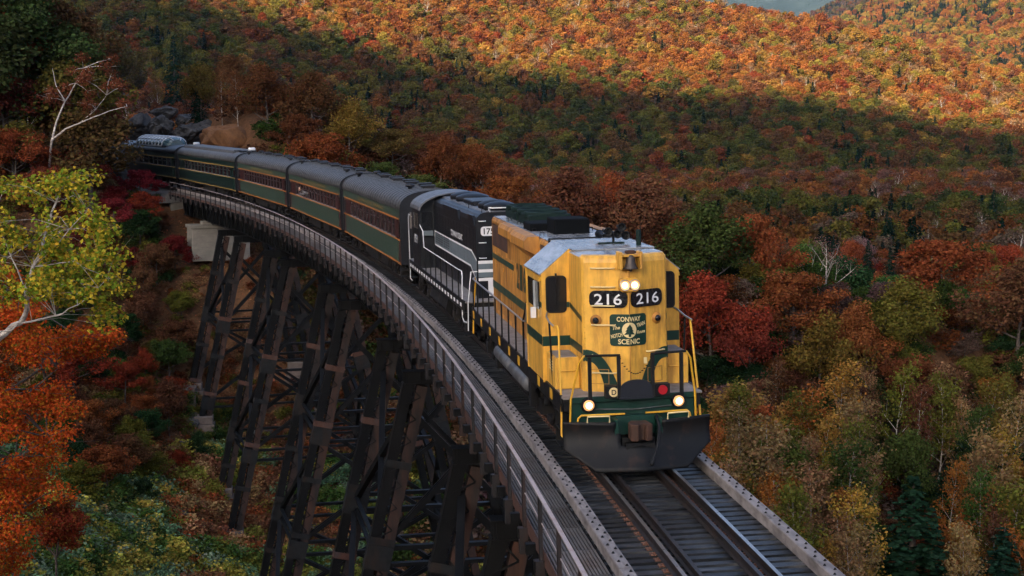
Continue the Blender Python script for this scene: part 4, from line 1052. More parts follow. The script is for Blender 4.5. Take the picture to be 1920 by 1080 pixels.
# ------------------------------------------------------------------ passenger coaches
def roof_prof(w=1.5, ze=3.42, zt=4.22, n=16, sh=.0):
    out = []
    for i in range(n+1):
        a = math.pi*i/n; c = math.cos(a)
        out.append((w*(abs(c)**.80)*(1 if c > 0 else -1), ze+(zt-ze)*(math.sin(a)**.80)))
    return out
def coach(s0, L, style, label, nwin=14, letter=None):
    T = empty('passenger_coach', vframe(s0+3.2, s0+L-3.2, s0)); tag(T, label, 'railway coach', 'coaches of the excursion train')
    g = M['c_green'] if style == 'maroon' else M['c_dark']; bandm = M['maroon'] if style == 'maroon' else M['c_dark']
    linem = M['orange'] if style == 'maroon' else M['gold']
    roofm = M['c_roof'] if style != 'dome' else M['c_roof_dark']
    V = 1.15                                        # vestibule length
    # dark inner body
    b = MB(); b.box(-1.42, 1.42, .12, L-.12, 1.02, 3.46); b.build('inner_body', M['core'], T)
    b = MB(); b.box(-1.3, 1.3, .3, L-.3, .88, 1.06); b.build('underframe', M['under'], T)
    zl, zu, ze = 2.10, 2.98, 3.44
    wy0, wy1 = 1.65, L-3.1
    for sx in (-1, 1):
        x0, x1 = sorted((sx*1.425, sx*1.5))
        b = MB(); b.box(x0, x1, V, L-V, 1.05, zl); b.build('side_panel', g, T)
        b = MB(); b.box(x0, x1, .1, L-.1, zu, ze); b.build('letter_board', g, T)
        # windows with piers between them
        pitch = (wy1-wy0)/nwin; pier = .24
        b = MB(); b.box(x0, x1, V, wy0, zl, zu); b.box(x0, x1, wy1, L-V, zl, zu); b.build('band_end', bandm, T)
        pmesh = MB().box(x0, x1, 0, pier, zl, zu).mesh('window_pier', bandm)
        gm = MB().box(sx*1.437-.006, sx*1.437+.006, 0, pitch-pier, zl+.08, zu-.05).mesh('window', M['glass'])
        fb = MB(); wv = pitch-pier
        for (ya, yb, za, zb_) in ((0, wv, zl, zl+.09), (0, wv, zu-.07, zu), (0, .05, zl+.09, zu-.07), (wv-.05, wv, zl+.09, zu-.07), (0, wv, (zl+zu)/2-.02+.12, (zl+zu)/2+.02+.12)):
            fb.box(sx*1.462-.015, sx*1.462+.015, ya, yb, za, zb_)
        fm = fb.mesh('sash', M['wframe']); slm = MB().box(sx*1.49-.03, sx*1.49+.03, -.02, pitch-pier+.02, zl+.025, zl+.065).mesh('sill', M['sill'])
        for i in range(nwin):
            link('window_pier', pmesh, T, Matrix.Translation((0, wy0+i*pitch-pier/2 if i else wy0, 0)))
            wn = link('window', gm, T, Matrix.Translation((0, wy0+i*pitch+pier/2, 0)))
            link('sash', fm, wn); link('sill', slm, wn)
        # coloured lines
        for (z, h, mm) in ((zl-.03, .055, linem), (zu+.0, .06, linem), (1.05, .06, linem)):
            b = MB(); b.box(sx*1.507-.008, sx*1.507+.008, V*.6, L-V*.6, z, z+h); b.build('line', mm, T)
        # vestibule doors and steps
        for ya in (.15, L-V+.02):
            b = MB(); b.box(sx*1.44-.02, sx*1.44+.02, ya+.12, ya+V-.22, 1.1, zu); dm = b.build('vestibule_door', g if style != 'maroon' else M['maroon'], T)
            b = MB(); b.box(sx*1.462-.004, sx*1.462+.004, ya+.3, ya+V-.4, 2.2, 2.85); b.build('door_window', M['glass'], dm)
            b = MB()
            for k_, zz in enumerate((.45, .75, 1.0)): b.box(min(sx*(1.15+.0*k_), sx*1.48), max(sx*1.15, sx*1.48), ya+.15, ya+V-.25, zz, zz+.04)
            b.build('steps', M['under'], T)
            b = MB(); b.box(sx*1.49-.02, sx*1.49+.02, ya+.1, ya+V-.2, 1.02, 1.09); b.box(sx*1.49-.02, sx*1.49+.02, ya+.1, ya+V-.2, zl-.05, zl); b.build('step_edge', linem, T)
        if letter:
            text_part('lettering', letter, M['gold'], T, (sx*1.502, L*.47, 3.24), (0, sx*1.0, 0), UPZ, .17, width=9.0, ext=.003)
    # roof with ribs
    b = MB(); rp = roof_prof(1.53, ze-.02, 4.22)
    nrib = int(L/.72) if style == 'maroon' else 0
    b.extrude(rp, .12, L-.12, closed=True, smooth=True)
    rf = b.build('roof', roofm, T)
    for i in range(nrib):
        y = .6+i*(L-1.2)/max(1, nrib-1)
        b2 = MB(); r2 = [(x*1.010, ze-.02+(z-ze+.02)*1.022+.006) for x, z in rp]
        b2.extrude(r2, y-.02, y+.02, closed=True); b2.build('roof_rib', roofm, rf)
    # end arch collars and diaphragms
    for ya, yb in ((.0, .14), (L-.14, L)):
        b = MB(); r2 = [(x*1.012, ze-.02+(z-ze+.02)*1.02+.01) for x, z in rp]; b.extrude(r2+[(-1.53, 1.05), (1.53, 1.05)], ya, yb); b.build('end_wall', M['c_roof_dark'], T)
    for ya, yb in ((-.42, .0), (L, L+.42)):
        b = MB(); b.box(-.55, .55, ya, yb, .95, 3.35); b.build('diaphragm', M['core'], T)
    if style == 'maroon':
        for (y, x) in [(2.2+2.15*k, (.34 if k % 2 else .12)) for k in range(int((L-3.5)/2.15)+1)]:
            b = MB(); b.box(x-.26, x+.26, y-.16, y+.16, 4.17, 4.36); b.box(x-.32, x+.32, y-.20, y+.20, 4.30, 4.37); b.build('roof_vent', M['c_roof_dark'], rf)
        for (y, x) in ((3.0, -.55), (L-1.6, -.75), (L-1.2, .3)):
            b = MB(); b.lathe((x, y, 4.02), (0, 0, 1), [(.10, 0), (.10, .25), (.22, .27), (.22, .36), (.12, .40)], 10); b.build('chimney', M['c_roof_dark'], rf)
    else:
        if style == 'green':
            b = MB(); b.extrude([(-1.05, 4.0), (1.05, 4.0), (.9, 4.34), (-.9, 4.34)], 2.6, L-.8); b.build('roof_hatch_row', roofm, rf, bevel=.03)
            b = MB(); b.box(-.6, .6, 1.0, 2.2, 4.15, 4.34); b.build('roof_vent', M['c_roof_dark'], rf)
    # underbody
    b = MB()
    for (ya, yb, w_) in ((6.2, 8.4, 1.2), (9.2, 12.5, 1.25), (13.2, 14.8, 1.1)): b.box(-w_, w_, ya, yb, .42, .9)
    b.build('underfloor_boxes', M['under'], T)
    truck(T, 3.2, 2.5, wr=.46); truck(T, L-3.2, 2.5, wr=.46)
    coupler(T, -.35, 1, 'under')
    return T
coach(35.75, 20.6, 'maroon', 'green and maroon coach with orange lines coupled right behind the black locomotive', 13, 'CONWAY SCENIC RAILROAD')
coach(57.35, 20.9, 'maroon', 'second green and maroon coach, a passenger leaning out of its window', 14, 'CONWAY SCENIC RAILROAD')
coach(79.3, 20.6, 'maroon', 'third green and maroon coach, ahead of the all green ones', 14, 'CONWAY SCENIC RAILROAD')
cg = coach(101.0, 24.0, 'green', 'all green coach with smooth grey roof and thin gold lines before the dome car', 13)
dc = coach(126.1, 25.0, 'dome', 'dark green coach with a glazed dome on its roof entering the rock cut', 12)
# white roof units
for (par, y, x) in ((cg, 23.1, .2), (cg, 1.6, .35)):
    b = MB(); b.lathe((x-.3, y, 4.42), (1, 0, 0), [(.05, 0), (.14, .04), (.16, .12), (.16, .5), (.12, .6), (.05, .62)], 14); b.box(x-.2, x+.2, y-.08, y+.08, 4.15, 4.3); b.build('roof_unit', M['white'] if y < 5 else M['silver'], par)
# dome
dy0, dy1 = 5.6, 15.6; zb_ = 4.02; zt_ = 4.98
def dome_sec(f):
    return [(1.28*math.cos(R(a))*f, zb_+(zt_-zb_)*math.sin(R(a))**.8*(.35+.65*f)) for a in range(0, 181, 20)]
b = MB(); b.extrude([(-1.32, 3.7), (1.32, 3.7), (1.32, zb_+.12), (-1.32, zb_+.12)], dy0-1.2, dy1+1.2); b.build('dome_base', M['c_roof_dark'], dc)
b = MB()
for (ya, yb) in ((dy0, dy1),): b.extrude(dome_sec(1), ya, yb, smooth=True)
for e, sg_ in ((dy0, -1), (dy1, 1)):
    secs = [(0, 1), (.5, .92), (.9, .75), (1.15, .5)]
    for (d0, f0), (d1, f1) in zip(secs[:-1], secs[1:]):
        a0 = [(x, e+sg_*d0, z) for x, z in dome_sec(f0)]; a1 = [(x, e+sg_*d1, z) for x, z in dome_sec(f1)]; k = len(a0)
        b.add(a0+a1, [(j, j+1, k+j+1, k+j) for j in range(k-1)], 0, True)
    last = [(x, e+sg_*1.15, z) for x, z in dome_sec(.5)]; b.add(last, [tuple(range(len(last)))])
dome = b.build('dome_glazing', M['domeglass'], dc)
for i in range(9):
    y = dy0+(dy1-dy0)*i/8; b = MB(); b.tube([(x*1.02, y, z+.02) for x, z in dome_sec(1)], .055, 5); b.build('dome_rib', M['silver'], dome)
for a in (0, 40, 80, 100, 140, 180):
    x, z = 1.30*math.cos(R(a)), zb_+(zt_-zb_)*math.sin(R(a))**.8+.02
    b = MB(); b.tube([(x, dy0, z), (x, dy1, z)], .05, 5); b.build('dome_rib', M['silver'], dome)
for e, sg_ in ((dy0, -1), (dy1, 1)):
    for a in (0, 60, 120, 180):
        b = MB(); b.tube([(1.28*math.cos(R(a))*f*1.01, e+sg_*d, zb_+(zt_-zb_)*math.sin(R(a))**.8*(.35+.65*f)+.02) for d, f in ((0, 1), (.5, .92), (.9, .75), (1.15, .5))], .055, 5); b.build('dome_rib', M['silver'], dome)
# passenger leaning out of the second coach
PM = vframe(57.35+3.2, 57.35+20.9-3.2, 57.35) @ Matrix.Translation((-1.52, 12.9, 2.2))
pe = empty('person', PM); tag(pe, 'passenger in pale grey top leaning out of the second coach window', 'person')
me = bpy.data.meshes.new('body')
jn = [(.28, 0, -.05), (.12, 0, .18), (-.10, -.02, .34), (-.22, -.03, .40), (-.30, -.04, .46), (-.36, -.06, .55), (-.10, .20, .30), (-.26, .30, .16), (-.44, .12, .22), (-.10, -.22, .30), (-.26, -.34, .20), (-.42, -.22, .30), (-.47, -.19, .32), (-.49, .08, .24)]
jr = [.17, .16, .15, .06, .08, .10, .075, .05, .038, .075, .05, .038, .045, .045]
je = [(0, 1), (1, 2), (2, 3), (3, 4), (4, 5), (2, 6), (6, 7), (7, 8), (2, 9), (9, 10), (10, 11), (11, 12), (8, 13)]
me.from_pydata(jn, je, []); bo = link('body', me, pe)
me.materials.append(mat('grey_top', (.16, .155, .16), .8, var=.1))
md = bo.modifiers.new('skin', 'SKIN')
for i, r_ in enumerate(jr): me.skin_vertices[0].data[i].radius = (r_, r_)
me.skin_vertices[0].data[0].use_root = True
bo.modifiers.new('sub', 'SUBSURF').levels = 1; bo.modifiers['sub'].render_levels = 1
b = MB(); b.lathe((-.37, -.06, .45), (-.25, 0, 1), [(.03, 0), (.085, .03), (.105, .10), (.10, .17), (.06, .23), (.02, .245)], 12); b.build('head', mat('skin', (.45, .26, .18), .6, var=.05), pe)
b = MB(); b.lathe((-.36, -.06, .56), (-.1, 0, 1), [(.112, -.02), (.118, .04), (.09, .12), (.03, .15)], 12); b.build('hair', mat('hair', (.06, .035, .02), .7), pe)
# ------------------------------------------------------------------ foliage materials
def leafmat(name):
    m = bpy.data.materials.new(name); m.use_nodes = True; t = m.node_tree
    for n in list(t.nodes): t.nodes.remove(n)
    out = t.nodes.new('ShaderNodeOutputMaterial')
    a = t.nodes.new('ShaderNodeAttribute'); a.attribute_type = 'INSTANCER'; a.attribute_name = 'tint'
    v = t.nodes.new('ShaderNodeAttribute'); v.attribute_type = 'GEOMETRY'; v.attribute_name = 'var'
    c = mix(t, 1.0, a.outputs['Color'], v.outputs['Color'], 'MULTIPLY')
    d = t.nodes.new('ShaderNodeBsdfDiffuse'); tr = t.nodes.new('ShaderNodeBsdfTranslucent'); mx = t.nodes.new('ShaderNodeMixShader')
    t.links.new(c, d.inputs[0]); t.links.new(c, tr.inputs[0]); mx.inputs[0].default_value = .25
    t.links.new(d.outputs[0], mx.inputs[1]); t.links.new(tr.outputs[0], mx.inputs[2]); t.links.new(mx.outputs[0], out.inputs[0])
    return m
LEAF = leafmat('leaves')
BARK = mat('bark', (.085, .068, .056), .9, var=.35, scale=6, bump=.4)
BARKP = mat('pale_bark', (.48, .43, .38), .8, var=.3, scale=5, dirt=(.08, .065, .055), dirt_amt=.45, dscale=3, dstretch=(1, 1, 2.5), bump=.3)

def leaf_mesh(name, P, N, S, var, aspect=.75, mats=(LEAF,), shape='diamond', extra=None):
    """P centres, N normals, S sizes, var rgb per leaf -> one mesh of small folded leaf faces"""
    P, N, S = np.asarray(P, float), np.asarray(N, float), np.asarray(S, float); k = len(P)
    N = N/np.maximum(np.linalg.norm(N, axis=1, keepdims=True), 1e-9)
    rs = np.random.RandomState(k % 9973); a = rs.normal(size=(k, 3)); T = a-(a*N).sum(1, keepdims=True)*N
    T /= np.maximum(np.linalg.norm(T, axis=1, keepdims=True), 1e-9); B = np.cross(N, T)
    S_ = S[:, None]
    q = np.stack([P-T*S_*.5, P+B*S_*.5*aspect+N*S_*.08, P+T*S_*.5, P-B*S_*.5*aspect+N*S_*.08], 1).reshape(-1, 3)
    me = bpy.data.meshes.new(name)
    nv = 4*k; ev, ef, em = ([], [], []) if extra is None else extra
    ev = np.asarray(ev, float).reshape(-1, 3)
    me.vertices.add(nv+len(ev)); me.vertices.foreach_set('co', np.concatenate([q, ev]).ravel())
    li = np.arange(nv); ls = np.arange(0, nv, 4); lt = np.full(k, 4)
    if len(ef):
        el = np.array([len(f) for f in ef]); ei = np.concatenate([np.array(f) for f in ef])+nv
        ls = np.concatenate([ls, nv+np.concatenate([[0], np.cumsum(el)[:-1]])]); lt = np.concatenate([lt, el]); li = np.concatenate([li, ei])
    me.loops.add(len(li)); me.loops.foreach_set('vertex_index', li.astype(np.int32))
    me.polygons.add(len(ls)); me.polygons.foreach_set('loop_start', ls.astype(np.int32)); me.polygons.foreach_set('loop_total', lt.astype(np.int32))
    mi = np.zeros(len(ls), np.int32)
    if len(ef): mi[k:] = np.array(em, np.int32)
    me.polygons.foreach_set('material_index', mi)
    for mt in mats: me.materials.append(mt)
    at_ = me.attributes.new('var', 'FLOAT_COLOR', 'POINT')
    vc = np.ones((nv+len(ev), 4)); vc[:nv, :3] = np.repeat(np.asarray(var, float), 4, 0)
    at_.data.foreach_set('color', vc.ravel())
    me.update(calc_edges=True); me.validate(); return me

def branches(rs, h, r0, lean=.04, n1=7, crown0=.35, spread=.55, up=.55, depth=2, curve=.1):
    """trunk and limbs as (points, radii) polylines, plus tips"""
    out = []; tips = []
    k = 7; pts = []; d = Vector((rs.uniform(-lean, lean), rs.uniform(-lean, lean), 1)); p = Vector((0, 0, -.3))
    for i in range(k+1):
        pts.append(p.copy()); p = p+d*(h*.88/k); d += Vector((rs.uniform(-curve, curve), rs.uniform(-curve, curve), 0))*.6; d.z = 1
    rad = [r0*(1-.86*i/k) for i in range(k+1)]; rad[0] *= 1.35
    out.append((pts, rad)); tips.append(pts[-1])
    def pos(f):
        x = f*k; i = min(int(x), k-1); return pts[i].lerp(pts[i+1], x-i), rad[i]
    for j in range(n1):
        f = crown0+(.95-crown0)*(j+.5)/n1; p0, rr = pos(f); a = j*2.4+rs.uniform(-.4, .4)
        L = h*spread*(1.05-f)*rs.uniform(.75, 1.15)+h*.06
        d = Vector((math.cos(a), math.sin(a), up*rs.uniform(.6, 1.3))).normalized(); q = [p0]
        for i in range(3):
            d = (d+Vector((rs.uniform(-.2, .2), rs.uniform(-.2, .2), rs.uniform(0, .22)))).normalized(); q.append(q[-1]+d*L/3)
        out.append((q, [rr*.55, rr*.4, rr*.26, rr*.1])); tips += [q[2], q[3]]
        if depth > 1:
            for b_ in range(2):
                s0 = q[1+b_]; dd = (d+Vector((rs.uniform(-1, 1), rs.uniform(-1, 1), rs.uniform(-.1, .6)))).normalized(); L2 = L*rs.uniform(.35, .6)
                q2 = [s0, s0+dd*L2*.5+Vector((0, 0, .03*h*rs.random())), s0+dd*L2+Vector((0, 0, .06*h*rs.random()))]
                out.append((q2, [rr*.26, rr*.17, rr*.07])); tips += [q2[1], q2[2]]
                if depth > 2:
                    for c_ in range(2):
                        s1 = q2[1]; d3 = (dd+Vector((rs.uniform(-1, 1), rs.uniform(-1, 1), rs.uniform(0, .7)))).normalized(); L3 = L2*.6
                        out.append(([s1, s1+d3*L3], [rr*.14, rr*.05])); tips.append(s1+d3*L3)
    return out, tips
def wood(out, sides=5):
    b = MB()
    for q, r in out: b.tube(q, list(r), sides if r[0] > .05 else 4, cap=False)
    return b
def var_cols(rs_np, k, spread=.35, hue=.15):
    v = 1+rs_np.uniform(-spread, spread, (k, 1)); h = rs_np.uniform(-hue, hue, (k, 1))
    return np.clip(np.concatenate([v*(1-h*.3), v*(1+h), v*(1+h*.3)], 1), .2, 2.2)
def crown_pts(rs, tips, nleaf, blob, flat=.75, size=(.22, .4), spread=.35, clump=True):
    """leaves clustered round the limb tips: clumps with gaps between"""
    rn = np.random.RandomState(rs.randint(0, 10**6)); P = []; N = []; S = []; V = []
    per = max(3, nleaf//max(1, len(tips)))
    for tp in tips:
        bl = blob*rs.uniform(.65, 1.25); k = int(per*rs.uniform(.6, 1.4)); d = rn.normal(size=(k, 3)); d /= np.linalg.norm(d, axis=1, keepdims=True)
        rr = rn.uniform(.25, 1, (k, 1))**.6; pp = np.array(tp)+d*rr*bl*np.array([1, 1, flat])
        P.append(pp); nn = d*.8+rn.normal(size=(k, 3))*.7+np.array([0, 0, .55]); N.append(nn)
        S.append(rn.uniform(size[0], size[1], k)); V.append(var_cols(rn, k, spread)*rs.uniform(.82, 1.18))
    return np.concatenate(P), np.concatenate(N), np.concatenate(S), np.concatenate(V)
def broadleaf(seed, h, nleaf, size, r0=None, blob=None, depth=2, n1=8, crown0=.3, spread=.55, up=.5, pale=False, flat=.75, lean=.05):
    rs = random.Random(seed); out, tips = branches(rs, h, r0 or h*.018, lean, n1, crown0, spread, up, depth)
    wd = wood(out)
    if nleaf: P, N, S, V = crown_pts(rs, tips, nleaf, blob or h*.13, flat, size)
    else: P = N = np.zeros((0, 3)); S = np.zeros(0); V = np.zeros((0, 3))
    return wd, (P, N, S, V), (BARKP if pale else BARK)
def conifer(seed, h, n, size, wid=.22, bare=.05):
    rs = random.Random(seed); rn = np.random.RandomState(seed)
    wd = MB(); wd.tube([(0, 0, -.3), (0, 0, h*.5), (rs.uniform(-.1, .1), 0, h)], [h*.017, h*.011, .02], 5, cap=False)
    P = []; N = []; S = []; V = []; levels = max(16, int(h*4.2))
    for l in range(levels):
        f = bare+(1-bare)*l/levels; z0 = h*f; L = h*wid*(1-f)**.85*rs.uniform(.62, 1.12)+.12; nb = 6
        k = max(2, int(n/levels/nb*(1.7-1.2*f)))
        for j in range(nb):
            a = j*2*math.pi/nb+l*.9+rs.uniform(-.5, .5); Lj = L*rs.uniform(.55, 1.25); z0 = h*f+rs.uniform(-.3, .3)
            q = rn.uniform(.12, 1, k)**.8; w_ = rn.normal(0, .15, k)*Lj*(1.1-q*.5)
            x = math.cos(a)*q*Lj-math.sin(a)*w_; y = math.sin(a)*q*Lj+math.cos(a)*w_
            z = z0-q*q*Lj*.42+rn.normal(0, .05, k)+.10*Lj*q
            P.append(np.stack([x, y, z], 1)); N.append(np.stack([math.cos(a)*.45+rn.normal(0, .4, k), math.sin(a)*.45+rn.normal(0, .4, k), np.full(k, .8)], 1))
            S.append(rn.uniform(size[0], size[1], k)*(1.15-.5*f)); V.append(var_cols(rn, k, .3, .1))
    return wd, (np.concatenate(P), np.concatenate(N), np.concatenate(S), np.concatenate(V)), BARK

# shared meshes: (trunk mesh, crown mesh) pairs for the trees that stand as things of their own
KIND = {}
def make_kind(key, spec):
    wd, (P, N, S, V), bark = spec
    tm = wd.mesh('trunk', bark, fix=False)
    cm = leaf_mesh('crown', P, N, S, V) if len(P) else None
    KIND.setdefault(key, []).append((tm, cm))
for q in range(5): make_kind('maple', broadleaf(100+q, 10.0, 9000, (.17, .31), blob=1.25, n1=9, crown0=.28, spread=.50, up=.55))
for q in range(3): make_kind('wide', broadleaf(130+q, 9.0, 9000, (.17, .31), blob=1.15, n1=9, crown0=.30, spread=.68, up=.32, flat=.55))
for q in range(4): make_kind('bare', broadleaf(160+q, 9.5, 900, (.12, .22), blob=1.0, n1=9, crown0=.25, spread=.50, up=.85, depth=3, pale=True))
for q in range(5): make_kind('birch', broadleaf(190+q, 10.0, 2300, (.12, .22), r0=.075, blob=.62, n1=12, crown0=.28, spread=.20, up=.9, depth=2, pale=True, lean=.10))
for q in range(4): make_kind('spruce', conifer(220+q, 11.0, 5000, (.18, .36)))
TREE_N = 0
def tree(kind, loc, h, rot, tint, label, cat='tree', group=None, name=None, idx=None, wide=1.0):
    global TREE_N
    base = {'maple': 10.0, 'wide': 9.0, 'bare': 9.5, 'birch': 10.0, 'spruce': 11.0}[kind]
    names = {'maple': 'maple_tree', 'wide': 'oak_tree', 'bare': 'bare_tree', 'birch': 'birch_tree', 'spruce': 'spruce_tree'}
    tm, cm = KIND[kind][(TREE_N if idx is None else idx) % len(KIND[kind])]; TREE_N += 1
    o = empty(name or names[kind], loc=loc); o.rotation_euler = (0, 0, rot); f = h/base; o.scale = (f*wide, f*wide, f)
    tag(o, label, cat, group)
    link('trunk', tm, o)
    if cm is not None: c = link('crown', cm, o); c['tint'] = [float(q) for q in tint]
    return o

TINT = {'rust': (.20, .062, .022), 'orange': (.33, .125, .030), 'gold': (.34, .20, .04), 'yellow': (.30, .24, .045), 'olive': (.135, .130, .024),
        'green': (.052, .086, .021), 'deep': (.028, .060, .022), 'fir': (.012, .030, .018), 'red': (.24, .045, .020), 'brown': (.13, .060, .030), 'mauve': (.165, .105, .085), 'tan': (.26, .155, .07)}
def jit(rs, c, s=.18):
    f = 1+rs.uniform(-s, s); return (c[0]*f*(1+rs.uniform(-.08, .08)), c[1]*f*(1+rs.uniform(-.12, .12)), c[2]*f)
# ------------------------------------------------------------------ where trees stand
RS = random.Random(11)
def px_of(x, y):
    dx, dy = x-CAM[0], y-CAM[1]; fw = dx*FWD[0]/_cp+dy*FWD[1]/_cp; rt = dx*_R0[0]+dy*_R0[1]
    return fw, (960+FPX*rt/fw if fw > 1 else None)
def pxy(p):
    d = np.array(p)-CAM; w_ = d@FWD; return 960+FPX*(d@RGT)/w_, 540-FPX*(d@UPV)/w_
def polar(px, r):
    a = (px-960)/FPX; d = np.array([FWD[0]/_cp, FWD[1]/_cp])+a*_R0[:2]; d = d/np.linalg.norm(d)
    return CAM[0]+d[0]*r, CAM[1]+d[1]*r
PLACED = []
def free(x, y, dmin):
    return all((x-a)**2+(y-b)**2 > dmin*dmin for a, b in PLACED[-400:])
def colour_mix(px, r, x, y, rs):
    """which kind and colour grows here: the woods' own patchwork"""
    n = float(vnoise(np.array(x/55.), np.array(y/55.), 5)); n2 = float(vnoise(np.array(x/130.), np.array(y/130.), 8)); q = rs.random()
    con = .04
    if r > 1850: con = .48 if n2+.4*n > .05 else .06
    elif r > 880 and r < 1130: con = .42 if n+.5*n2 > .22 else .05
    elif 300 < r < 620 and px > 1250: con = .26 if n > .15 else .04
    elif r < 300: con = .03
    if px < 1260 and r < 230: con = 0
    if 320 < r < 520 and 1440 < px < 1720: con = .42
    if q < con: return 'spruce', 'fir'
    q = (.5+.62*float(vnoise(np.array(x/38.), np.array(y/38.), 25))+rs.uniform(-.38, .38)) % 1.0
    if r < 345: q = rs.random()
    if r > 1850: tb = [('orange', .26), ('gold', .20), ('yellow', .12), ('olive', .16), ('rust', .18), ('green', .08)]
    elif r > 1180: tb = [('orange', .24+.1*n), ('rust', .20), ('tan', .16), ('gold', .11), ('yellow', .03), ('olive', .15), ('red', .03), ('brown', .16)]
    elif r > 840: tb = [('rust', .16), ('brown', .20), ('olive', .25), ('green', .18), ('red', .03), ('gold', .04), ('deep', .14)]
    elif r > 600: tb = [('rust', .30), ('mauve', .22), ('brown', .12), ('orange', .16), ('olive', .20)]
    elif px > 1300:
        if n2 > -.5: tb = [('green', .22), ('olive', .28), ('deep', .16), ('rust', .14), ('brown', .10), ('mauve', .10)]
        else: tb = [('rust', .28), ('brown', .18), ('mauve', .16), ('olive', .24), ('red', .07), ('orange', .07)]
    elif r < 230: tb = [('rust', .40), ('brown', .45), ('mauve', .15)]
    else: tb = [('rust', .26), ('brown', .24), ('olive', .16), ('mauve', .16), ('red', .08), ('orange', .10)]
    acc = 0
    for c, w_ in tb:
        acc += w_
        if q < acc: break
    kind = 'maple' if rs.random() < .62 else 'wide'
    if c in ('mauve', 'tan'): kind = 'bare' if rs.random() < .55 else kind
    return kind, c
TINT['crimson'] = (.17, .026, .024)
CNAME = {'crimson': 'crimson', 'rust': 'rust coloured', 'orange': 'orange', 'gold': 'golden', 'yellow': 'yellow', 'olive': 'olive green', 'green': 'green', 'deep': 'deep green', 'fir': 'dark', 'red': 'red', 'brown': 'brown', 'mauve': 'grey mauve', 'tan': 'tan'}
KNAME = {'maple': 'round crowned tree', 'wide': 'spreading tree', 'bare': 'nearly leafless tree', 'birch': 'slender birch', 'spruce': 'conical spruce'}

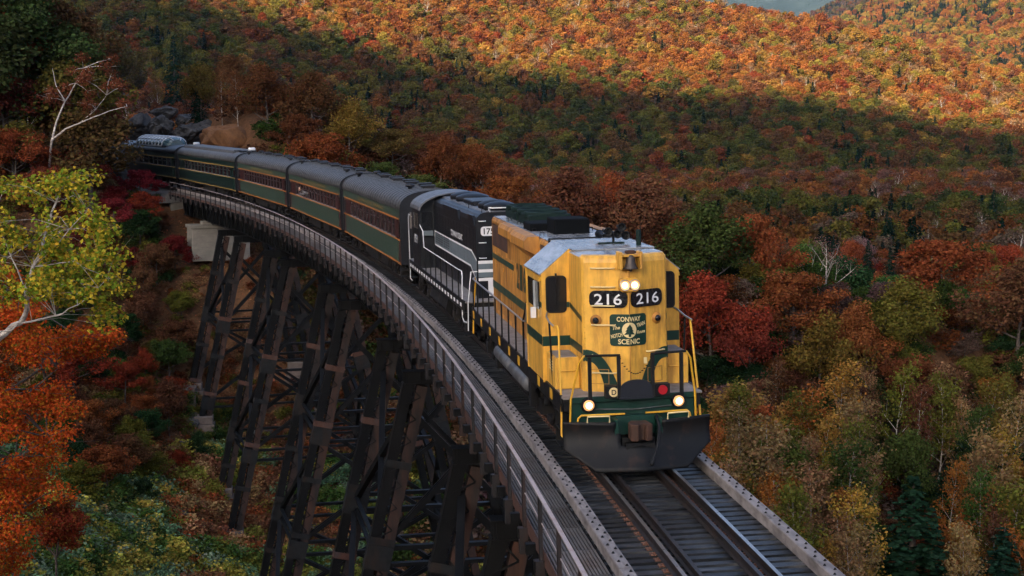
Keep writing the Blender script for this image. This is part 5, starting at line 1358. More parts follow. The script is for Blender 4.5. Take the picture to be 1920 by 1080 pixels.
# ---- trees one can point to, each on its own
def cast(px, py):
    d = ray(px, py); t_ = np.concatenate([np.arange(30, 400, .5), np.arange(400, 2500, 3)])
    P_ = CAM[None]+t_[:, None]*d; h_ = terrain(P_[:, 0], P_[:, 1]); k_ = np.nonzero(P_[:, 2] < h_)[0]
    k_ = k_[0] if len(k_) else -1
    return t_[k_], P_[k_]
def hero(kind, px, base, top, c, label, **kw):
    """stands on the ground seen at (px, base); tall enough to reach row top"""
    t_, p = cast(px, base); h = (base-top)/FPX*t_; z = ground(p[0], p[1]); PLACED.append((p[0], p[1]))
    fit_ = {'maple': 1.03, 'wide': 1.03, 'bare': 1.08, 'birch': 1.05, 'spruce': 1.0}[kind]
    return tree(kind, (p[0], p[1], z-.1), h/fit_, RS.uniform(0, 6.28), TINT[c] if isinstance(c, str) else c, label, **kw)
for a_ in (
 ('spruce', 328, 238, 70, 'fir', 'tall dark spruce above the rock cut behind the dome car'),
 ('birch', 448, 258, 108, (.16, .07, .03), 'white stemmed birch leaning over the tan bank behind the train'),
 ('birch', 418, 250, 118, (.16, .075, .03), 'thin pale birch beside the leaning birch behind the train'),
 ('birch', 300, 235, 125, (.15, .10, .03), 'pale birch stem just beside the tall dark spruce'),
 ('maple', 505, 268, 112, (.105, .045, .02), 'dark russet tree behind the all green coach'),
 ('maple', 585, 285, 120, (.10, .05, .022), 'brown broad tree rising behind the third coach'),
 ('maple', 655, 322, 176, (.19, .125, .028), 'golden brown oak behind the third coach roof'),
 ('wide', 555, 300, 205, (.12, .045, .02), 'russet bushy tree low behind the green coach'),
 ('wide', 735, 335, 232, (.13, .09, .028), 'olive brown tree above the second coach'),
 ('maple', 825, 380, 248, (.14, .05, .02), 'brown oak with open crown behind the first coach'),
 ('maple', 905, 400, 268, (.15, .052, .02), 'rust brown oak behind the black locomotive'),
 ('wide', 965, 420, 300, (.17, .062, .025), 'rust coloured tree just above the yellow locomotive rear'),
 ('wide', 715, 375, 292, (.085, .115, .03), 'low light green bush tree over the first coach roof'),
 ('wide', 790, 405, 318, (.10, .12, .032), 'yellow green sapling over the front of the first coach'),
 ('maple', 235, 232, 75, (.07, .055, .02), 'dark olive tree on the crag left of the spruce'),
 ('maple', 378, 240, 105, (.11, .08, .022), 'olive gold tree between spruce and leaning birch'),
 ('spruce', 372, 246, 125, 'fir', 'smaller dark spruce right of the tall spruce'),
 ('maple', 50, 250, -60, (.045, .070, .022), 'deep green tree at the upper left corner'),
 ('maple', 130, 255, -20, (.09, .05, .022), 'dark brown tree above the rock cliff'),
 ('maple', 190, 248, 25, (.085, .065, .022), 'dark olive tree over the rock cut edge'),
 ('wide', 10, 300, 120, (.13, .032, .020), 'dark red tree on the slope at the left edge'),
 ('maple', 95, 300, 140, (.11, .035, .02), 'dim russet tree under the deep green one'),
 ('wide', 170, 300, 185, (.11, .028, .02), 'dim crimson tree beside the two leaning birch stems'),
 ('wide', 30, 370, 225, (.21, .055, .022), 'rust red tree behind the yellow birch crown'),
 ('wide', 150, 380, 262, (.16, .032, .022), 'deep red maple below the rock cliff'),
 ('wide', 90, 420, 300, (.19, .05, .025), 'rusty shrub maple behind the birch leaves'),
 ('wide', 262, 392, 312, (.20, .022, .028), 'crimson shrub maple hanging below the dome car'),
 ('wide', 215, 450, 365, (.17, .024, .026), 'crimson sumac on the slope left of the abutment'),
 ('wide', 165, 500, 410, (.13, .028, .024), 'dull red bush low on the slope behind the birch'),
 ('wide', 300, 440, 392, (.15, .06, .03), 'brown shrub on the slope beside the abutment'),
 ('birch', 1336, 960, 664, (.34, .20, .055), 'pale golden birch directly right of the snow plow'),
 ('birch', 1366, 950, 690, (.38, .15, .04), 'orange leaved birch next to the pale golden one'),
 ('birch', 1410, 960, 718, (.34, .09, .03), 'copper red birch beyond the guard timber'),
 ('birch', 1452, 940, 712, (.30, .15, .04), 'amber birch behind the copper red birch'),
 ('maple', 1335, 740, 500, (.25, .045, .022), 'bright red maple right of the locomotive cab'),
 ('maple', 1405, 760, 560, (.20, .042, .025), 'dull red maple behind the bright red one'),
 ('maple', 1530, 800, 575, (.15, .10, .022), 'olive gold tree with dark forked trunk in mid valley'),
 ('maple', 1605, 745, 565, (.25, .09, .03), 'orange crowned tree behind the olive gold tree'),
 ('wide', 1590, 860, 690, (.050, .062, .018), 'dark green spreading tree above the birch thicket'),
 ('wide', 1700, 850, 650, (.14, .048, .02), 'dark russet tree right of the dark green spreading one'),
 ('spruce', 1705, 1190, 888, (.022, .056, .028), 'bushy green fir near the lower right corner'),
 ('spruce', 1872, 1260, 985, (.018, .048, .028), 'dark fir cut off by the lower right corner'),
 ('maple', 1465, 1050, 800, (.095, .115, .026), 'yellow green young tree beside the guard timber'),
 ('maple', 1560, 1080, 850, (.12, .115, .026), 'olive leaved young tree in the birch thicket'),
 ('maple', 1690, 980, 790, (.07, .095, .024), 'mid green young tree behind the bushy fir'),
 ('wide', 1850, 1000, 800, (.024, .050, .024), 'dark evergreen mass on the right edge'),
 ('bare', 1742, 590, 465, (.2, .12, .08), 'bare white limbed tree standing against dark spruces'),
 ('bare', 1798, 595, 488, (.2, .12, .08), 'second bare tree right of the white limbed one')):
    big = {'deep green tree at the upper left corner': 1.1, 'bushy green fir near the lower right corner': 2.2, 'dark fir cut off by the lower right corner': 2.2, 'pale golden birch directly right of the snow plow': 1.5, 'orange leaved birch next to the pale golden one': 1.5, 'copper red birch beyond the guard timber': 1.7, 'amber birch behind the copper red birch': 1.6}
    hero(*a_, wide=big.get(a_[5], 1.0 if a_[0] != 'wide' else 1.15))
for i_, (px, top, base) in enumerate(((1500, 455, 560), (1560, 440, 548), (1625, 450, 560), (1660, 395, 500), (1590, 385, 480), (1780, 470, 585), (1860, 355, 460), (1700, 380, 480))):
    hero('spruce', px, base, top, 'fir', f'dark spruce of the mid valley clump, {["leftmost", "second from left", "tall, in its middle", "behind its middle", "small, at its back", "by the bare white tree", "near the right edge", "rear right"][i_]}', group='dark spruces of the mid valley clump', wide=1.2)
LANDMARK = [(385, 450, 'far abutment'), (395, 785, 'old stone pier'), (215, 410, 'crimson sumac'), (240, 595, 'fallen grey trunk'), (250, 660, 'long fallen pole'), (440, 1000, 'third tower foot'), (250, 980, 'bottom left bushes'), (262, 350, 'crimson shrub maple'), (1340, 760, 'pale golden birch by the plow'), (1412, 830, 'copper red birch'), (1335, 600, 'bright red maple'), (1530, 680, 'olive gold tree'), (1605, 640, 'orange crowned tree'), (1590, 770, 'dark green spreading tree'), (1700, 740, 'dark russet tree'), (1705, 1000, 'bushy green fir'), (1872, 1040, 'corner fir'), (1465, 910, 'yellow green young tree'), (1850, 880, 'dark evergreen mass'), (1742, 520, 'bare white limbed tree'), (1560, 490, 'dark spruce clump'), (1860, 400, 'spruce on the right edge'), (1180, 420, 'horn on the cab roof'), (1080, 400, 'black roof box'), (965, 350, 'rear of the yellow locomotive'), (860, 330, 'roof of the black locomotive'), (740, 290, 'second coach'), (620, 250, 'third coach'), (500, 200, 'all green coach'), (1290, 440, 'cab of the yellow locomotive'), (1400, 380, 'open rust coloured woods'), (1650, 330, 'far conifers'), (1500, 960, 'guard timber end')]
SEEN = {}
def mark(what, x, y, z, h):
    px, py = pxy((x, y, z)); lx, ly, nm = min(LANDMARK, key=lambda q: (q[0]-px)**2+(q[1]-py)**2); dx, dy = px-lx, py-ly
    far_ = math.hypot(dx, dy); rel = ('just ' if far_ < 45 else 'well ' if far_ > 110 else '')+(('right of' if dx > 0 else 'left of') if abs(dx) > abs(dy) else ('below' if dy > 0 else 'above'))
    sz = 'small' if h < 8.6 else ('tall' if h > 10.8 else 'middling')
    lab = f'{sz} {what} {rel} the {nm}'; k_ = SEEN.get(lab, 0); SEEN[lab] = k_+1
    if k_: lab = f'{sz} {what} {rel} the {nm}, ' + ['rear', 'second', 'third', 'last'][min(3, k_-1)]
    return lab
# birch thicket along the right of the bridge
k = 0; tries = 0
while k < 110 and tries < 4000:
    tries += 1
    px = RS.uniform(1345, 2010); pyb = RS.uniform(880, 1290); t_, p_ = cast(px, pyb); p = Vector(p_); z = ground(p.x, p.y); u_, s_ = track_u(np.array(p.x), np.array(p.y))
    if u_ < 8 or not free(p.x, p.y, 1.5): continue
    h = RS.uniform(9.0, 13.5)
    if 1630 < px < 1775 and pyb > 960: continue
    c = RS.choice(['gold', 'olive', 'tan', 'orange', 'olive', 'green', 'brown', 'tan'])
    t_ = tuple(q*.95 for q in jit(RS, TINT[c]))
    tree('birch', (p.x, p.y, z), h, RS.uniform(0, 6.28), t_, mark(f'slender {CNAME[c]} birch', p.x, p.y, z+h*.6, h), group=f'slender {CNAME[c]} birches of the thicket', wide=RS.uniform(.8, 1.3)); PLACED.append((p.x, p.y)); k += 1
# saplings and bushes on the left bank
LB = 0; tries = 0
while LB < 64 and tries < 900:
    tries += 1
    px = RS.uniform(110, 372); pyb = RS.choice([RS.uniform(395, 560), RS.uniform(415, 960)]); t_, p_ = cast(px, pyb)
    u_, s_ = track_u(np.array(p_[0]), np.array(p_[1]))
    if u_ > -4.0 or t_ > 170 or not all((p_[0]-a)**2+(p_[1]-b)**2 > 2.3**2 for a, b in PLACED): continue
    c = RS.choice(['deep', 'brown', 'green', 'olive', 'rust', 'brown', 'red', 'deep'] if pyb > 540 else ['crimson', 'red', 'rust', 'crimson', 'brown', 'deep']); k_ = RS.choice(['wide', 'maple', 'wide']); h = RS.uniform(2.2, 5.2)
    lab = {'bare': 'twiggy bush', 'wide': 'spreading bush', 'maple': 'sapling'}[k_]
    tree(k_, (p_[0], p_[1], p_[2]-.1), h, RS.uniform(0, 6.28), tuple(q*.8 for q in jit(RS, TINT[c])), mark(f'{CNAME[c]} {lab}', p_[0], p_[1], p_[2]+h*.5, h*2.6), 'bush', f'{CNAME[c]} bushes of the left bank', name='bush'); PLACED.append((p_[0], p_[1])); LB += 1
# valley trees near enough to tell apart
cnt = 0; tries = 0; used = {}
while cnt < 300 and tries < 60000:
    tries += 1
    r = 112+(360-112)*RS.random()**.62; px = RS.uniform(380, 2040)
    x, y = polar(px, r); u_, s_ = track_u(np.array(x), np.array(y))
    if u_ < (9 if s_ < 190 else 6): continue
    if not (s_ > 100 or px > 1290): continue
    if not all((x-a)**2+(y-b)**2 > 4.9**2 for a, b in PLACED): continue
    z = ground(x, y)
    kind, c = colour_mix(px, r, x, y, RS)
    h = RS.uniform(8.0, 13.0)*(.9 if kind == 'wide' else 1)*(.9 if kind == 'spruce' else 1)
    top = z+h; tp = pxy((x, y, top))
    if px < 1000 and tp[1] < 215+(px-500)*.06: h = max(4, h*.7)
    zone = 'in the valley wood right of the locomotive' if px > 1290 else 'on the far bank behind the train'
    lab = f'{CNAME[c]} {KNAME[kind]} {zone}'
    tree(kind, (x, y, z), h, RS.uniform(0, 6.28), tuple(q*1.0 for q in jit(RS, TINT[c])), mark(f'{CNAME[c]} {KNAME[kind]}', x, y, z+h*.6, h), group=lab, wide=RS.uniform(.95, 1.25)); PLACED.append((x, y)); cnt += 1

# ---- the rest of the woods: one mass, too many to count
proto = bpy.data.collections.new('forest_kinds'); proto.use_fake_user = True
def proto_add(key, spec):
    wd, (P, N, S, V), bark = spec
    me = leaf_mesh('forest_kind', P, N, S, V, mats=(LEAF, bark), extra=(wd.v, wd.f, [1]*len(wd.f)))
    o = bpy.data.objects.new(f'kind_{len(proto.objects):02d}', me); proto.objects.link(o)
PR = {'maple': [0, 1, 2, 3], 'wide': [4, 5], 'bare': [6, 7], 'spruce': [8, 9, 10], 'shrub': [11, 12, 13], 'fine': [14, 15, 16]}
for q in range(4): proto_add('m', broadleaf(300+q, 10.0, 1300, (.36, .72), blob=1.4, n1=7, crown0=.30, spread=.46, up=.6, depth=1 if q < 2 else 2))
for q in range(2): proto_add('w', broadleaf(310+q, 9.0, 1300, (.36, .72), blob=1.35, n1=7, crown0=.35, spread=.6, up=.35, flat=.6))
for q in range(2): proto_add('b', broadleaf(320+q, 10.0, 260, (.28, .5), blob=1.1, n1=8, crown0=.3, spread=.42, up=.9, pale=True))
for q in range(3): proto_add('s', conifer(330+q, 12.0, 700, (.5, .9), wid=.21))
for q in range(3): proto_add('u', broadleaf(340+q, 1.6, 420, (.10, .22), r0=.02, blob=.42, n1=8, crown0=.02, spread=.75, up=.6, depth=1))
for q in range(3): proto_add('f', broadleaf(350+q, 10.0, 5500, (.2, .38), blob=1.25, n1=9, crown0=.25, spread=.5, up=.55))
def scatter_mass(name, pts, label, cat):
    me = bpy.data.meshes.new(name); me.from_pydata([p[0] for p in pts], [], [])
    def attr(nm, ty, vals, key='value'):
        a_ = me.attributes.new(nm, ty, 'POINT'); a_.data.foreach_set(key, np.array(vals, dtype=np.int32 if ty == 'INT' else np.float32).ravel())
    attr('pid', 'INT', [p[1] for p in pts]); attr('rotz', 'FLOAT', [p[2] for p in pts]); attr('scl', 'FLOAT_VECTOR', [p[3] for p in pts], 'vector')
    attr('tint', 'FLOAT_COLOR', [(*p[4], 1) for p in pts], 'color')
    o = link(name, me); tag(o, label, cat, kind='stuff')
    ng = bpy.data.node_groups.new(name, 'GeometryNodeTree')
    ng.interface.new_socket('Geometry', in_out='INPUT', socket_type='NodeSocketGeometry'); ng.interface.new_socket('Geometry', in_out='OUTPUT', socket_type='NodeSocketGeometry')
    gi, go = ng.nodes.new('NodeGroupInput'), ng.nodes.new('NodeGroupOutput')
    ci = ng.nodes.new('GeometryNodeCollectionInfo'); ci.inputs['Collection'].default_value = proto; ci.inputs['Separate Children'].default_value = True; ci.inputs['Reset Children'].default_value = True
    ip = ng.nodes.new('GeometryNodeInstanceOnPoints'); ip.inputs['Pick Instance'].default_value = True
    def na_(nm, ty):
        n_ = ng.nodes.new('GeometryNodeInputNamedAttribute'); n_.data_type = ty; n_.inputs['Name'].default_value = nm; return n_.outputs['Attribute']
    cx = ng.nodes.new('ShaderNodeCombineXYZ'); ng.links.new(na_('rotz', 'FLOAT'), cx.inputs['Z'])
    e2r = ng.nodes.new('FunctionNodeEulerToRotation'); ng.links.new(cx.outputs[0], e2r.inputs[0])
    ng.links.new(gi.outputs[0], ip.inputs['Points']); ng.links.new(ci.outputs[0], ip.inputs['Instance']); ng.links.new(na_('pid', 'INT'), ip.inputs['Instance Index'])
    ng.links.new(e2r.outputs[0], ip.inputs['Rotation']); ng.links.new(na_('scl', 'FLOAT_VECTOR'), ip.inputs['Scale']); ng.links.new(ip.outputs[0], go.inputs[0])
    md = o.modifiers.new('instances', 'NODES'); md.node_group = ng
    return o
pts = []
def fill(r0, r1, px0, px1, spacing, cond=None):
    r = r0
    while r < r1:
        sp = spacing*(1 if r < 1850 else 1.25); w_ = r*(px1-px0)/FPX; k = int(w_/sp)
        for i in range(k):
            px = px0+(px1-px0)*(i+RS.random())/k; rr = r+RS.uniform(-.5, .5)*sp; x, y = polar(px, rr)
            if cond and not cond(px, rr, x, y): continue
            pts.append((x, y, px, rr))
        r += sp
def front_ok(px, r, x, y):
    u_, s_ = track_u(np.array(x), np.array(y))
    if r < 330 and u_ > -8: return False
    if u_ < 9 and s_ < 240 and u_ > -9: return False
    return True
fill(150, 345, -250, 520, 5.2, lambda px, r, x, y: front_ok(px, r, x, y) and float(track_u(np.array(x), np.array(y))[0]) < -9)
fill(345, 880, -250, 2170, 6.4, front_ok)
fill(880, 1780, -250, 2170, 8.3, lambda px, r, x, y: front_ok(px, r, x, y) and not (r > 1620 and px < 1250) and not (r < 1000 and px < 200 and RS.random() < .5))
fill(1780, 3150, 1380, 2170, 7.4)
fill(3300, 4900, 1420, 1730, 10.5)
X = np.array([p[0] for p in pts]); Y = np.array([p[1] for p in pts]); Z = terrain(X, Y)
mass = []
for (x, y, px, r), z in zip(pts, Z):
    kind, c = colour_mix(px, r, x, y, RS)
    if r < 345: c = RS.choice(['brown', 'brown', 'olive', 'deep', 'rust', 'red']) if kind != 'spruce' else c
    f = RS.choice([RS.uniform(.55, .85), RS.uniform(.8, 1.15), RS.uniform(1.0, 1.4)])*(1.42 if r > 880 else 1.05); f *= .78 if kind == 'spruce' else 1
    if r > 3250: t_k = .45  # trees on that rear hill: tint darkened in place of cloud shade
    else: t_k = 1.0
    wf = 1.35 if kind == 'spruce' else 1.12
    t_ = tuple(q*(.84 if r > 1130 else .70) for q in jit(RS, TINT[c], .2))  # woods short of the sunlit slope: leaf colour darkened to deepen their shade
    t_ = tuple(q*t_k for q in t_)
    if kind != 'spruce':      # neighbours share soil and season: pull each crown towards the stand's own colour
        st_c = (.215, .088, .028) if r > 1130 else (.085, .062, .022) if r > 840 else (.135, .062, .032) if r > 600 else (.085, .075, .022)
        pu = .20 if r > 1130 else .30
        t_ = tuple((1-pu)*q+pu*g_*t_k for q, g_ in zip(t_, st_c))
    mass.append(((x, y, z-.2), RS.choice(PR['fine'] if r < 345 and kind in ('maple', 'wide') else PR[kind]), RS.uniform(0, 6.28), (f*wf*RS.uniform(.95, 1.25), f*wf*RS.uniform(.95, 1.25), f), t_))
# understorey between the near valley trees
rn = np.random.RandomState(31); K_ = 9000
r_ = 60+(420-60)*rn.uniform(size=K_)**.7; p_ = rn.uniform(430, 2080, K_)
xy = np.array([polar(a_, b_) for a_, b_ in zip(p_, r_)]); u_, s_ = track_u(xy[:, 0], xy[:, 1]); zz_ = terrain(xy[:, 0], xy[:, 1])
for i in np.nonzero(u_ > 6.5)[0]:
    c = RS.choice(['brown', 'rust', 'olive', 'brown', 'mauve', 'tan', 'green']); f = RS.uniform(.8, 2.2)
    mass.append(((xy[i, 0], xy[i, 1], zz_[i]-.1), RS.choice(PR['shrub']), RS.uniform(0, 6.28), (f*1.3, f*1.3, f), tuple(q*.75 for q in jit(RS, TINT[c], .3))))
# young growth filling the gaps under the near trees
r_ = 105+(345-105)*rn.uniform(size=2600)**.6; p_ = rn.uniform(900, 2080, 2600)
xy = np.array([polar(a_, b_) for a_, b_ in zip(p_, r_)]); u_, s_ = track_u(xy[:, 0], xy[:, 1]); zz_ = terrain(xy[:, 0], xy[:, 1])
for i in np.nonzero((u_ > 9) & ((p_ > 1285) | (r_ > 190)))[0]:
    c = RS.choice(['brown', 'olive', 'olive', 'green', 'mauve', 'green', 'deep', 'rust']); f = RS.uniform(.28, .55)
    mass.append(((xy[i, 0], xy[i, 1], zz_[i]-.1), RS.choice(PR['fine']), RS.uniform(0, 6.28), (f*1.35, f*1.35, f), tuple(q*.66 for q in jit(RS, TINT[c], .3))))
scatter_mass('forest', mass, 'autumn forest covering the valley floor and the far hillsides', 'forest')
# ground cover on the ravine slopes
cov = []
K_ = 34000; ss_ = rn.uniform(15, 128, K_); uu_ = rn.uniform(-62, 30, K_)
xx_ = np.interp(ss_, _S, _X)+uu_*np.cos(K0*ss_+K1*ss_*ss_/2); yy_ = np.interp(ss_, _S, _Y)+uu_*np.sin(K0*ss_+K1*ss_*ss_/2); zz_ = terrain(xx_, yy_)
n1_ = vnoise(xx_/7., yy_/7., 15); n2_ = vnoise(xx_/16., yy_/16., 19)
dd_ = np.stack([xx_, yy_, zz_], 1)-CAM; dw_ = dd_@FWD; px_ = 960+FPX*(dd_@RGT)/np.maximum(dw_, 1); py_ = 540-FPX*(dd_@UPV)/np.maximum(dw_, 1)
okk = (dw_ > 5) & (px_ > -120) & (px_ < 1300) & (py_ < 1250) & ~((np.abs(uu_) < 3) & (ss_ > 116))
for i in np.nonzero(okk)[0]:
    low = py_[i] > 860
    dens = .72 if low else (.62 if n2_[i] > -.1 else .42)
    if uu_[i] > -6: dens *= (.35 if ss_[i] < 90 else .8)
    if RS.random() > dens: continue
    if low and n1_[i] > -.25: c = RS.choice(['green', 'sage', 'sage', 'green', 'yellow', 'olive'])
    elif n1_[i] > .1: c = RS.choice(['green', 'green', 'olive', 'deep'])
    else: c = RS.choice(['brown', 'rust', 'brown', 'tan', 'olive'])
    tn = {'sage': (.10, .155, .085)}.get(c) or TINT[c]
    f = RS.uniform(.35, 1.25)*(1.1 if low else .7)
    cov.append(((xx_[i], yy_[i], zz_[i]-.05), RS.choice(PR['shrub']), RS.uniform(0, 6.28), (f*1.2, f*1.2, f), tuple(q*(1.55 if low else .9) for q in jit(RS, tn, .3))))
K_ = 7000; ss_ = rn.uniform(-10, 118, K_); uu_ = rn.uniform(5, 62, K_)
xx_ = np.interp(ss_, _S, _X)+uu_; yy_ = np.interp(ss_, _S, _Y); zz_ = terrain(xx_, yy_)
for i in range(K_):
    tn = TINT[RS.choice(['green', 'olive', 'brown', 'rust', 'brown', 'tan'])]; f = RS.uniform(.5, 1.5)
    cov.append(((xx_[i], yy_[i], zz_[i]-.05), RS.choice(PR['shrub']), RS.uniform(0, 6.28), (f*1.2, f*1.2, f), tuple(q*.85 for q in jit(RS, tn, .3))))
scatter_mass('undergrowth', cov, 'low leafy undergrowth on the ravine slopes round the trestle legs', 'undergrowth')
# ------------------------------------------------------------------ near trees on the left
def custom_tree(name, label, stems, clumps, nleaf, size, tint, bark, blob, flat=.7, spread=.35, tints2=None, seed=1, tw=1.0):
    rs = random.Random(seed); rn = np.random.RandomState(seed)
    o0 = Vector(stems[0][0][0]); o = empty(name, loc=o0); tag(o, label, 'tree')
    wd = MB(); tips = []
    for pts, rad in stems:
        pp = [Vector(p)-o0 for p in pts]; fine = []
        for a_, b_ in zip(pp[:-1], pp[1:]):
            for i in range(3): fine.append(a_.lerp(b_, i/3)+Vector((rs.gauss(0, .02), rs.gauss(0, .02), rs.gauss(0, .02)))*(1 if i else 0))
        fine.append(pp[-1]); k = len(fine); rr = [rad[0]+(rad[1]-rad[0])*i/(k-1) for i in range(k)]
        wd.tube(fine, rr, 7, cap=False)
    # twigs carry every clump
    allp = [Vector(p)-o0 for pts, _ in stems for p in pts]
    P = []; N = []; S = []; V = []
    for c in clumps:
        c, w_ = (c if isinstance(c, tuple) and len(c) == 2 and isinstance(c[1], float) else (c, 1.0)); c = Vector(c)-o0
        near = min(allp, key=lambda q: (q-c).length+max(0, q.z-c.z)*.5)
        mid = near.lerp(c, .55)+Vector((rs.gauss(0, .1), rs.gauss(0, .1), .1))
        wd.tube([near, mid, c], [tw*.030, tw*.018, tw*.006], 5, cap=False)
        for _ in range(3):
            e_ = c+Vector((rs.gauss(0, 1), rs.gauss(0, 1), rs.gauss(0, .5)))*blob*.6; wd.tube([mid.lerp(c, .6), e_], [tw*.010, tw*.003], 4, cap=False)
        k = int(nleaf/len(clumps)*w_*rs.uniform(.7, 1.3)); d = rn.normal(size=(k, 3)); d /= np.linalg.norm(d, axis=1, keepdims=True)
        r_ = rn.uniform(.05, 1, (k, 1))**.55*blob*w_**.35
        P.append(np.array(c)+d*r_*np.array([1, 1, flat])); N.append(d*.4+rn.normal(size=(k, 3))*.6+np.array([0, -.25, .7])); S.append(rn.uniform(size[0], size[1], k))
        vv = var_cols(rn, k, spread)
        if tints2 is not None:
            sel = rn.uniform(size=k) < tints2[1]; vv[sel] *= np.array(tints2[0])
        V.append(vv*rs.uniform(.8, 1.2))
    link('trunk', wd.mesh('trunk', bark, fix=False), o)
    cr = link('crown', leaf_mesh('crown', np.concatenate(P), np.concatenate(N), np.concatenate(S), np.concatenate(V), aspect=.8), o); cr['tint'] = list(tint)
    return o
rq = random.Random(77)
# yellow-green birch close to the viewpoint
D = 27.0
g0 = at(-190, 900, D); g0.z = ground(g0.x, g0.y)-.2
stems = [([g0, at(-90, 720, D), at(0, 632, D), at(38, 606, D), at(50, 560, D-.2), at(62, 500, D), at(85, 440, D+.2), at(105, 380, D+.2), at(120, 335, D+.3)], (.075, .010)),
         ([at(-30, 648, D), at(0, 622, D-.3), at(60, 603, D-.5), at(105, 592, D-.7), at(145, 572, D-.8), at(185, 540, D-.8)], (.022, .005)),
         ([at(50, 560, D), at(20, 480, D+.4), at(-10, 400, D+.6)], (.016, .005)), ([at(62, 500, D), at(130, 430, D-.4), at(165, 395, D-.5)], (.012, .004)), ([at(62, 500, D), at(140, 490, D-.3), at(200, 520, D-.3)], (.012, .004))]
cl = []
for _ in range(78):
    while True:
        px, py = rq.uniform(-60, 235), rq.uniform(320, 615)
        lim = 330 if px < 170 else 330+(px-170)*2.6
        if py > lim and py < 560+min(60, max(0, px-90)*.5) and not (px > 60 and px < 120 and py > 600): break
    cl.append(at(px, py, D+rq.uniform(-1.3, 1.5)))
custom_tree('birch_tree', 'yellow green leaved birch with white trunk close by at the left edge', stems, cl, 7600, (.06, .10), (.46, .335, .032), BARKP, .30, .8, .4, ((.36, .66, .7), .50), 5, .22)
# leaning birch stems above the crag
D, g0 = cast(88, 352); g0 = Vector(g0)-Vector((0, 0, .3)); D -= 4.5
stems = [([g0, at(96, 270, D), at(106, 228, D), at(122, 190, D+.5), at(142, 156, D+1), at(156, 128, D+1.5)], (.13, .03)),
         ([at(98, 262, D), at(122, 242, D-.5), at(160, 226, D-1), at(205, 208, D-1.4), at(238, 200, D-1.6)], (.10, .02)),
         ([at(122, 190, D), at(105, 160, D), at(98, 128, D)], (.07, .015)), ([at(150, 230, D), at(180, 205, D), at(200, 178, D)], (.06, .012))]
cl = [at(rq.uniform(90, 240), rq.uniform(105, 225), D+rq.uniform(-2, 2)) for _ in range(22)]
custom_tree('birch_tree', 'white birch with two leaning stems above the granite crag', stems, cl, 3600, (.14, .24), (.15, .05, .025), BARKP, .8, .7, .4, None, 21, 1.6)
# orange-red maple below it
D = 43.0
g0 = at(-70, 1300, D); g0.z = ground(g0.x, g0.y)-.2
stems = [([g0, at(-60, 1080, D), at(-50, 900, D), at(-30, 760, D), at(-10, 640, D), at(10, 540, D)], (.20, .03)), ([at(-50, 900, D), at(30, 860, D-.5), at(90, 820, D-.8)], (.06, .015)), ([at(-30, 760, D), at(60, 730, D), at(110, 690, D)], (.05, .012)), ([at(-60, 1000, D), at(10, 960, D-.6), at(50, 950, D-.8)], (.05, .012)), ([at(-30, 760, D), at(80, 690, D+1), at(160, 640, D+1.5), at(205, 640, D+1.5)], (.04, .01))]
cl = []
for _ in range(150):
    while True:
        px, py = rq.uniform(-150, 132), rq.uniform(500, 1090)
        lim = 125 if 640 < py < 860 else (70 if py <= 640 else 125-(py-860)*.45)
        if px < lim+rq.gauss(0, 8): break
    cl.append(at(px, py, D+rq.uniform(-2.6, 2.8)))
for _ in range(20): cl.append((at(rq.uniform(90, 218), rq.uniform(622, 662), D+rq.uniform(.5, 2.5)), .6))
custom_tree('maple_tree', 'orange red maple crown filling the lower left edge', stems, cl, 52000, (.06, .105), (.45, .072, .015), BARK, .62, .55, .4, ((.8, 1.9, 1.0), .25), 9)
# small orange understorey maple at the bottom left
D = 50.0
for (pxc, pyc, w_, c, lb) in ((35, 905, 55, (.34, .075, .02), 'small orange maple under the big red one at the left edge'), (115, 985, 42, (.25, .045, .02), 'little red maple sprout above the bottom left bushes')):
    g0 = at(pxc-20, pyc+190, D); gz = ground(g0.x, g0.y); g0.z = min(gz, g0.z)
    st_ = [([g0, at(pxc-10, pyc+60, D), at(pxc, pyc, D), at(pxc+5, pyc-50, D)], (.05, .01))]
    cl = [at(pxc+rq.gauss(0, w_*.55), pyc+rq.gauss(0, w_*.45), D+rq.uniform(-1, 1)) for _ in range(26)]
    custom_tree('maple_tree', lb, st_, cl, 8000, (.06, .105), c, BARK, .45, .6, .4, ((.8, 1.6, 1.0), .3), int(pxc))

# ------------------------------------------------------------------ rocks
M['rock'] = mat('granite', (.040, .040, .041), .85, var=.5, scale=.9, dirt=(.13, .12, .105), dirt_amt=.42, dscale=.8, dstretch=(1, 1, .5), bump=1.0)
def rock_mesh(seed, sx, sy, sz, sub=3, amp=.35):
    bm = bmesh.new(); bmesh.ops.create_icosphere(bm, subdivisions=sub, radius=1); r_ = random.Random(seed)
    planes = []
    for _ in range(16):
        v = Vector((r_.gauss(0, 1), r_.gauss(0, 1), r_.gauss(0, .8))).normalized(); planes.append((v, r_.uniform(.62, .95)))
    for v in bm.verts:
        d = v.co.normalized(); m_ = 1.0
        for n_, k_ in planes:
            q = d.dot(n_)
            if q > 1e-3: m_ = min(m_, k_/q)
        nz = float(fbm(np.array(d.x*2.3+d.z*1.7+seed), np.array(d.y*2.3-d.z*1.1), 1.0, 5, seed % 50))*.20*amp/.35
        v.co = Vector((d.x*sx, d.y*sy, d.z*sz))*(m_+nz)
    me = bpy.data.meshes.new('rock'); bm.to_mesh(me); bm.free(); me.materials.append(M['rock']); return me
def rock(name, label, loc, size, seed, rot=0, sub=4, cat='rock', group=None, sink=.3):
    o = link(name, rock_mesh(seed, *size, sub=sub)); o.location = loc; o.rotation_euler = (0, 0, rot); tag(o, label, cat, group); return o
